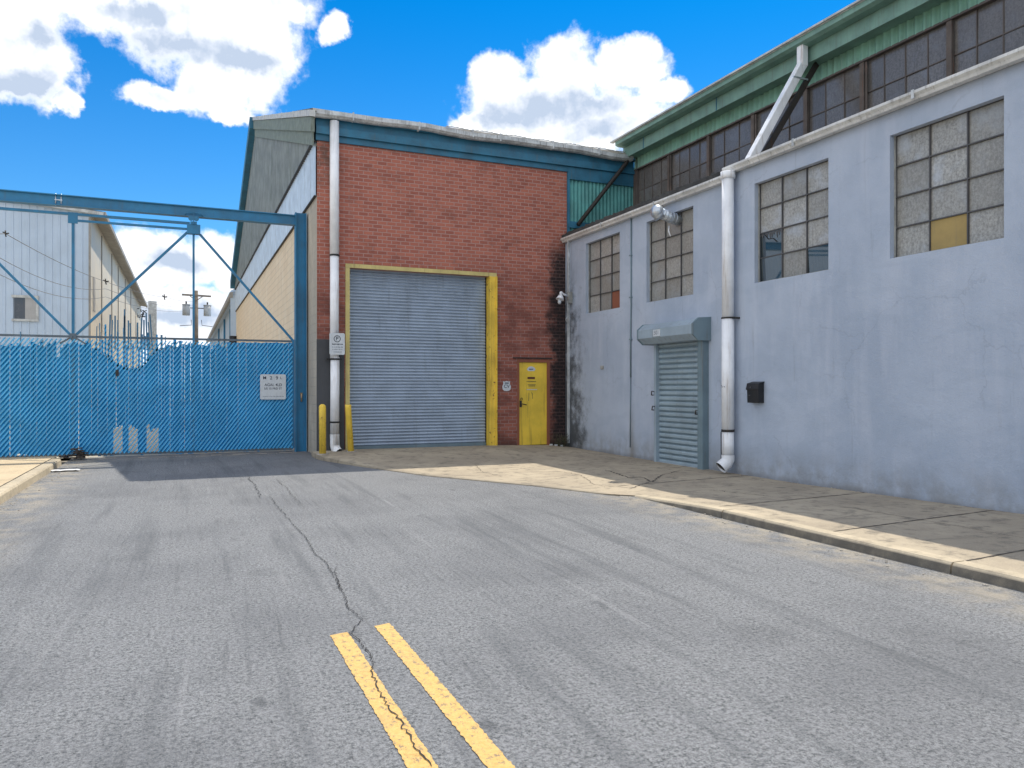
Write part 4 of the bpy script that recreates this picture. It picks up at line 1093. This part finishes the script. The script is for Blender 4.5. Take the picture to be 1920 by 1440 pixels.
mb.tube([(.02, GY-.12, 5.20), (.09, GY-.12, 5.245), (.197, GY-.12, 5.255), (.305, GY-.12, 5.245), (.38, GY-.12, 5.19)], .012, 6)
mb.build('roller', 'gate_blue', tr)
mb = MB(); mb.box(-2.2, -2.08, GY-.04, GY+.04, 2.38, 2.52); mb.bar((-2.14, GY-.03, 2.46), (-2.38, GY-.03, 2.30), .04, .03); mb.bar((-2.14, GY-.03, 2.46), (-1.90, GY-.03, 2.30), .04, .03); mb.build('gusset_plate', 'rail_brown', gt)
# chain link: '/' wires in front of slats, '\' behind
cw = MB(); ZT, ZB = 2.40, -.03; S = .75
def link(front):
    x = -6.9-(2.5 if front else 0)
    while x < 2.33+(0 if front else 2.5):
        # x(z) = x + S*(z-ZB) (front) leaning right going up
        sgn = 1 if front else -1
        za, zb = ZB, ZT; xa, xb = x, x+sgn*S*(ZT-ZB)
        def clipx(xl, za, zb):
            pass
        lo, hi = -6.8, 2.33
        t0, t1 = 0.0, 1.0; dx_ = xb-xa
        for bound, s_ in ((lo, 1), (hi, -1)):
            fa, fb_ = s_*(xa-bound), s_*(xb-bound)
            if fa < 0 and fb_ < 0: t0 = 2
            elif fa < 0: t0 = max(t0, fa/(fa-fb_))
            elif fb_ < 0: t1 = min(t1, fa/(fa-fb_))
        if t0 < t1:
            yv = GY-.034 if front else GY-.010; w_ = .024 if front else .003  # front wires broadened to draw the sky-lit bands of the slats
            cw.bar((xa+dx_*t0, yv, za+(zb-za)*t0), (xa+dx_*t1, yv, za+(zb-za)*t1), w_, w_, up=(0, 1, 0))
        x += .083
link(True); link(False)
cw.build('chain_link', 'chain', gt)
sl_ = MB(); pitch = .0585; x = -6.77; long_ = MB()
while x < 2.31:
    r_ = random.random(); z1 = lerp_tab([(-6.8, 2.33), (-2.2, 2.30), (-.6, 2.30), (.6, 2.33), (1.2, 2.41), (2.3, 2.42)], x)+(random.uniform(-.09, .05) if x < 1.0 else random.uniform(-.012, .01))
    z0 = random.uniform(-.09, -.05); ww = .0583
    if x < 1.0 and random.random() < .10: z1 += random.uniform(.04, .2)
    if -2.6 < x < -1.9 and random.random() < .14: z1 -= .3*random.random()
    if random.random() < .05: ww = .051
    if x < -2.3 and random.random() < .2: z0 += random.uniform(0, .10)
    if -1.78 < x < -.55:     # the V where slats slid down or are missing
        vz = lerp_tab([(-1.8, 2.28), (-1.27, 1.82), (-.92, 1.80), (-.55, 2.25)], x)
        z1 = vz+random.uniform(-.03, .05)
        if random.random() < .62:
            sl_.box(x+.008, x+.044, GY-.020, GY-.016, vz-.05, random.uniform(2.2, 2.75), r_)
    for (h0, h1, zt) in ((-1.44, -1.24, .52), (-1.13, -.93, .48), (-.80, -.50, .46)):
        if h0 < x < h1-.02: z0 = zt+random.uniform(-.05, .12)
    lean = random.uniform(-.006, .006)
    y_ = GY-.020
    a, b_ = x, x+ww
    sl_.face([(a, y_, z0), (b_, y_, z0), (b_+lean, y_, z1), (a+lean, y_, z1)], r_)
    sl_.face([(a, y_+.005, z0), (b_, y_+.005, z0), (b_+lean, y_+.005, z1), (a+lean, y_+.005, z1)], r_)
    sl_.face([(a, y_, z0), (a, y_+.005, z0), (a+lean, y_+.005, z1), (a+lean, y_, z1)], r_)
    sl_.face([(b_, y_, z0), (b_, y_+.005, z0), (b_+lean, y_+.005, z1), (b_+lean, y_, z1)], r_)
    x += pitch
sl_.build('privacy_slats', 'slat', gt)
# slats pushed up out of the mesh
up_ = MB()
for (px, py, ww, ln) in ((205, 590, .05, -.02), (209, 600, .04, -.02), (216, 592, .05, .0), (221, 600, .04, .0), (232, 580, .05, -.02), (235, 592, .04, .01), (241, 601, .05, .0), (246, 606, .04, .02), (258, 605, .05, 0), (264, 596, .05, -.02), (270, 600, .05, 0), (276, 588, .05, .02), (281, 604, .04, .03), (286, 590, .045, .05), (303, 628, .07, 0), (310, 631, .03, 0), (39, 622, .03, 0), (81, 638, .03, 0), (181, 612, .03, -.01), (330, 640, .03, 0), (322, 643, .03, 0), (188, 606, .03, .01)):
    X_, Z_ = onY(GY, px, py); up_.bar((X_, GY-.028, 2.2), (X_-ln, GY-.028, Z_), ww*.62, .006, up=(0, 1, 0))
up_.build('raised_slat', 'slat_far', gt)
mb = MB(); X_, Z_ = onY(GY, 220, 698); mb.box(X_-.03, X_+.03, GY-.06, GY-.03, Z_-.08, Z_+.05); mb.build('tag', 'dark_iron', gt)

# ------------------------------------------------------------------ white metal shed across the yard
ws = thing('metal_shed', 'white ribbed metal shed with cream sunlit flank behind the blue gate', 'building', (-10, 40, 0))
XS = -3.95; YS = 39.8; YE = 84; EZ = 9.35
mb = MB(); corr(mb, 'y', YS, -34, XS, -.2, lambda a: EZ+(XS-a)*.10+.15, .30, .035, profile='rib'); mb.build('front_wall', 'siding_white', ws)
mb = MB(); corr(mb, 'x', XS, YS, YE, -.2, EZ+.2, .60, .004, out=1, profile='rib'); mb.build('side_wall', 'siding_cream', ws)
mb = MB()
mb.face([(XS+.55, YS-.25, EZ+.12), (XS+.55, YE, EZ+.12), (-25, YE, EZ+2.3), (-25, YS-.25, EZ+2.3)]); mb.build('roof', 'soffit', ws)
mb = MB(); mb.face([(XS, YS-.2, EZ+.10), (XS, YE, EZ+.10), (XS+.5, YE, EZ+.02), (XS+.5, YS-.2, EZ+.02)]); mb.prism([(XS+.5, EZ-.05), (XS+.62, EZ-.05), (XS+.64, EZ+.12), (XS+.5, EZ+.12)], 'y', YS-.25, YE)
mb.build('eave_gutter', 'soffit', ws)
mb = MB(); mb.bar((XS+.55, YS-.13, EZ+.02), (-30, YS-.13, EZ+2.5), .3, .14); mb.build('gable_trim', 'trim_light', ws)
mb = MB()
for px in (198, 216, 227.5, 240, 250):
    Yp = onX(XS+.2, px, 500)[0]; mb.box(XS+.004, XS+.05, Yp-.08, Yp+.08, 0, EZ-.1)
mb.box(XS-.08, XS+.008, YS-.06, YS-.0, -.2, EZ)
mb.build('downspout', 'soffit', ws)
fx0, fz1 = onY(YS, 27, 558); fx1, fz0 = onY(YS, 68, 599)
mb = MB(); mb.box(fx0-.1, fx1+.1, YS-.09, YS-.03, fz0-.1, fz0); mb.box(fx0-.1, fx1+.1, YS-.09, YS-.03, fz1, fz1+.12); mb.box(fx1, fx1+.1, YS-.09, YS-.03, fz0, fz1)
wn = mb.build('window', 'trim_light', ws)
mb = MB(); mb.box(fx0, (fx0+fx1)/2, YS-.06, YS-.04, fz0, fz1); mb.build('dark_pane', 'distant_glass', wn)
mb = MB(); mb.box((fx0+fx1)/2, fx1, YS-.065, YS-.04, fz0, fz1); mb.build('blind_pane', 'blind', wn)
for (px, w_, h0, h1) in ((176, .9, 5.0, 6.6), (188, .9, 2.6, 4.2), (254, .8, 5, 8)):
    Yp = onX(XS, px, 600)[0]; mb = MB(); mb.box(XS+.004, XS+.02, Yp-w_/2, Yp+w_/2, h0, h1); mb.build('side_window', 'soffit', ws)

# ------------------------------------------------------------------ smaller white building beyond the warehouse
fb2 = thing('far_shed', 'small white shed with beige gutter beyond the brick warehouse gable', 'building', (3, 50, 0))
mb = MB(); corr(mb, 'x', 2.85, 45.6, 95, -.2, 6.6, .3, .03, profile='rib'); mb.build('side_wall', 'siding_white', fb2)
mb = MB(); mb.face([(2.4, 45.5, -.2), (2.86, 45.5, -.2), (2.86, 45.5, 7.1), (2.4, 45.5, 6.8)]); mb.face([(2.38, 45.4, 6.7), (2.38, 95, 6.7), (8, 95, 8.2), (8, 45.4, 8.2)]); mb.face([(2.85, 45.4, 6.6), (2.85, 95, 6.6), (2.4, 95, 6.6), (2.4, 45.4, 6.6)])
mb.build('roof', 'siding_white', fb2)
mb = MB(); mb.prism([(2.36, 6.72), (2.36, 6.42), (2.52, 6.42), (2.52, 6.72)], 'y', 45.4, 95); mb.build('eave_gutter', 'soffit', fb2)
mb = MB()
for yy in (52, 60, 70): mb.box(2.70, 2.82, yy, yy+.3, 0, 6.4)
mb.build('downspout', 'gate_blue', fb2)
# dark drain cowl on far end of the gable wall
mb = MB(); mb.tube([(2.52, 44.6, 4.2), (2.5, 44.6, 3.6), (2.40, 44.6, 2.6), (2.3, 44.5, 1.9)], .22, 8); mb.build('rear_downspout', 'black', bb)

# ------------------------------------------------------------------ utility pole and lines
up = thing('utility_pole', 'wooden utility pole with crossarm and two grey transformer cans far behind the gate', 'utility pole', (1.15, 78, 0))
PXx, PY = onY(78, 368, 700)[0], 78.0
def pz(py): return onY(PY, 368, py)[1]
mb = MB(); mb.tube([(PXx, PY, -.2), (PXx, PY, pz(545))], .2, 10, rr=[.24, .17]); mb.build('pole', 'pole_wood', up)
mb = MB(); mb.bar((PXx-1.25, PY-.2, pz(554)), (PXx+1.3, PY-.2, pz(555)), .14, .16); mb.bar((PXx-.55, PY-.2, pz(556)), (PXx, PY-.2, pz(564)), .07, .07); mb.bar((PXx+.55, PY-.2, pz(556)), (PXx, PY-.2, pz(564)), .07, .07)
mb.build('crossarm', 'pole_wood', up)
for sx in (-.88, .98):
    mb = MB(); mb.tube([(PXx+sx, PY-.1, pz(592)), (PXx+sx, PY-.1, pz(573))], .34, 14); mb.tube([(PXx+sx, PY-.1, pz(573)), (PXx+sx, PY-.1, pz(571.5))], .37, 14); t_ = mb.build('transformer', 'transformer', up)
    mb = MB(); mb.tube([(PXx+sx, PY-.1, pz(571)), (PXx+sx, PY-.1, pz(566))], .07, 8); mb.bar((PXx, PY-.1, pz(578)), (PXx+sx, PY-.1, pz(578)), .08, .08); mb.build('bushing', 'dark_iron', t_)
mb = MB()
for s0, s1 in ((-.9, -.4), (.9, .5)): mb.tube([(PXx+s0*.5, PY-.2, pz(600)), (PXx+s1, PY-.2, pz(610)), (PXx+s0*1.6, PY-.2, pz(612))], .03, 5)
mb.build('jumper_cable', 'dark_iron', up)
def W3(px, py, d): 
    k = (px-960)/F; return (d*(k*CT+ST), d*(CT-ST*k), CAMZ+(HY-py)/F*d)
def sag(a, b_, s_, n=14):
    return [tuple(Vector(a).lerp(Vector(b_), t/n)-Vector((0, 0, s_*4*(t/n)*(1-t/n)))) for t in range(n+1)]
cab = MB(); pA = W3(-60, 415, 22); pB = W3(10, 438, 24); pC = W3(198, 528, 37); pD = W3(308, 557, 56); pE = W3(366, 565, 80)
for (a, b_) in ((pA, pB), (pB, pC), (pC, pD), (pD, pE)): cab.tube(sag(a, b_, .12), .012, 5)
for o in (.35, .75):
    lowc_ = MB(); lowc_.tube(sag(Vector(pA)+Vector((0, 0, -o*1.4)), Vector(pC)+Vector((0, 0, -o)), .5)+sag(Vector(pC)+Vector((0, 0, -o)), Vector(pE)+Vector((0, 0, -o)), .5), .011, 5)
    tag(lowc_.build('power_cable', 'wire'), 'thin cable without insulators, %s of two sagging under the main line' % ('upper' if o < .5 else 'lower'), 'cable')
cable = cab.build('power_cable', 'wire'); tag(cable, 'topmost overhead cable with dark insulators, crossing before the white shed to the pole', 'cable')
mb = MB()
for p in (pB, pC, pD):
    k = .0062*Vector(p).length/2.4
    for d_ in ((1, 0, .2), (-.7, 0, .5), (.2, 0, -1), (0, .1, 1)): mb.tube([p, tuple(Vector(p)+Vector(d_)*k*1.3)], k*.28, 6)
mb.build('insulator', 'dark_iron', cable)
# chimney stack with aerials behind the shed end
X_, Y_ = W3(286, 590, 70)[:2]; zt = W3(286, 565, 70)[2]
ch = thing('chimney_stack', 'grey square stack with tangled aerials past the end of the white shed', 'chimney', (X_, Y_, 0))
mb = MB(); mb.box(X_-.35, X_+.35, Y_-.3, Y_+.3, 0, zt); mb.build('stack', 'trim_light', ch)
mb = MB()
for _ in range(26):
    a = Vector((X_-.6-random.random()*1.4, Y_, zt-.6-random.random()*.9)); mb.tube([tuple(a), tuple(a+Vector((random.uniform(-.4, .4), 0, random.uniform(-.3, .3))))], .04, 5)
mb.build('aerial', 'dark_iron', ch)

# ------------------------------------------------------------------ litter, scrap, weeds
def scatter(cx, cy, n, sx, sy, zf, kind):
    m_ = MB()
    for _ in range(n):
        x, y = cx+random.gauss(0, sx), cy+random.gauss(0, sy); z = zf(x, y); a = random.random()*math.pi
        if kind == 'plank':
            l = random.uniform(.1, .32); h = random.uniform(0, .2)*max(0, 1-abs(x-cx)/.4)
            m_.bar((x-l/2*math.cos(a), y-l/4*math.sin(a), z+h+.01), (x+l/2*math.cos(a), y+l/4*math.sin(a), z+h+random.uniform(0, .06)), .05, .018)
        elif kind == 'stone':
            s_ = random.uniform(.006, .022); m_.sphere((x, y, z+s_*.3), s_, 5, 4, (1, 1.3, .7))
    return m_
sp_ = onZ(0, 120, 856)
mb = scatter(-2.05, 18.02, 30, .09, .06, lambda x, y: -.10, 'plank'); o = mb.build('scrap_pile', 'wood_scrap'); tag(o, 'dark heap of broken wood at the gate foot by the left kerb', 'scrap pile')
X0, Y0 = onZ(RZ, 118, 884)
rag = MB()
for i in range(9):
    for j in range(3):
        f = lambda i, j: (X0-.27+i*.06+.01*math.sin(j*3), Y0-.09+j*.07+.03*math.sin(i*1.3), RZ+.012+.022*abs(math.sin(i*1.7+j*2.1)))
        rag.face([f(i, j), f(i+1, j), f(i+1, j+1), f(i, j+1)], smooth=True)
o = rag.build('rag', 'litter'); tag(o, 'crumpled white rag lying on asphalt at the end of the left kerb', 'rag')
mb = scatter(8.45, 16.68, 5, .1, .03, slab_z, 'stone')
for (x, y) in ((8.28, 16.75), (8.38, 16.68), (8.55, 16.72)): mb.box(x, x+.07, y, y+.04, slab_z(x, y), slab_z(x, y)+.035)
o = mb.build('litter', 'litter'); tag(o, 'white paper litter on the concrete right of the yellow door', 'litter')
wd = MB()
for _ in range(34):
    x, y = 8.55+random.uniform(-.2, .18), 16.75+random.uniform(-.12, .08); z = slab_z(x, y); h = random.uniform(.12, .34); dx_ = random.uniform(-.14, .14)
    wd.tube([(x, y, z), (x+dx_*.4, y-.02, z+h*.6), (x+dx_, y-.05, z+h)], .004, 4)
wt = thing('weed', 'dry twiggy weed growing in the dark corner between brick and stucco', 'plant', (8.55, 16.75, slab_z(8.55, 16.75)))
wd.build('stems', 'weed', wt)
lf = MB()
for _ in range(120):
    c = Vector((8.55+random.uniform(-.22, .2), 16.70+random.uniform(-.12, .08), -.08+random.uniform(.02, .28))); s_ = random.uniform(.008, .02)
    a = Vector((random.uniform(-1, 1), random.uniform(-1, 1), random.uniform(-1, 1))).normalized()*s_; b_ = Vector((random.uniform(-1, 1), random.uniform(-1, 1), random.uniform(-1, 1))).normalized()*s_
    lf.face([c-a, c+b_*.6, c+a, c-b_*.6])
lf.build('leaves', 'leaf', wt)
gr = MB()
for _ in range(240):
    k = random.random()
    if k < .35: x, y, z = 5.70-abs(random.gauss(0, .12)), random.uniform(2, 9), RZ
    elif k < .6: x, y, z = -2.15+abs(random.gauss(0, .15)), random.uniform(8, 17), RZ
    elif k < .8: x, y, z = random.uniform(-2, 2.3), random.gauss(17.9, .2), RZ
    else:
        y = random.uniform(3, 16); x = XW-abs(random.gauss(0, .05)); z = slab_z(x, y)
    s_ = random.uniform(.004, .014); gr.sphere((x, y, z+s_*.3), s_, 5, 4, (1.2, 1, .7))
for x0_, w_ in ((-.9, .12), (.55, .22), (1.0, .35), (1.55, .18), (2.0, .28)): gr.box(x0_, x0_+w_, 18.02, 18.05, RZ, RZ+.012)
tag(gr.build('grit', 'block_grey'), 'grey grit and small stones along kerbs and wall feet', 'grit', kind='stuff')
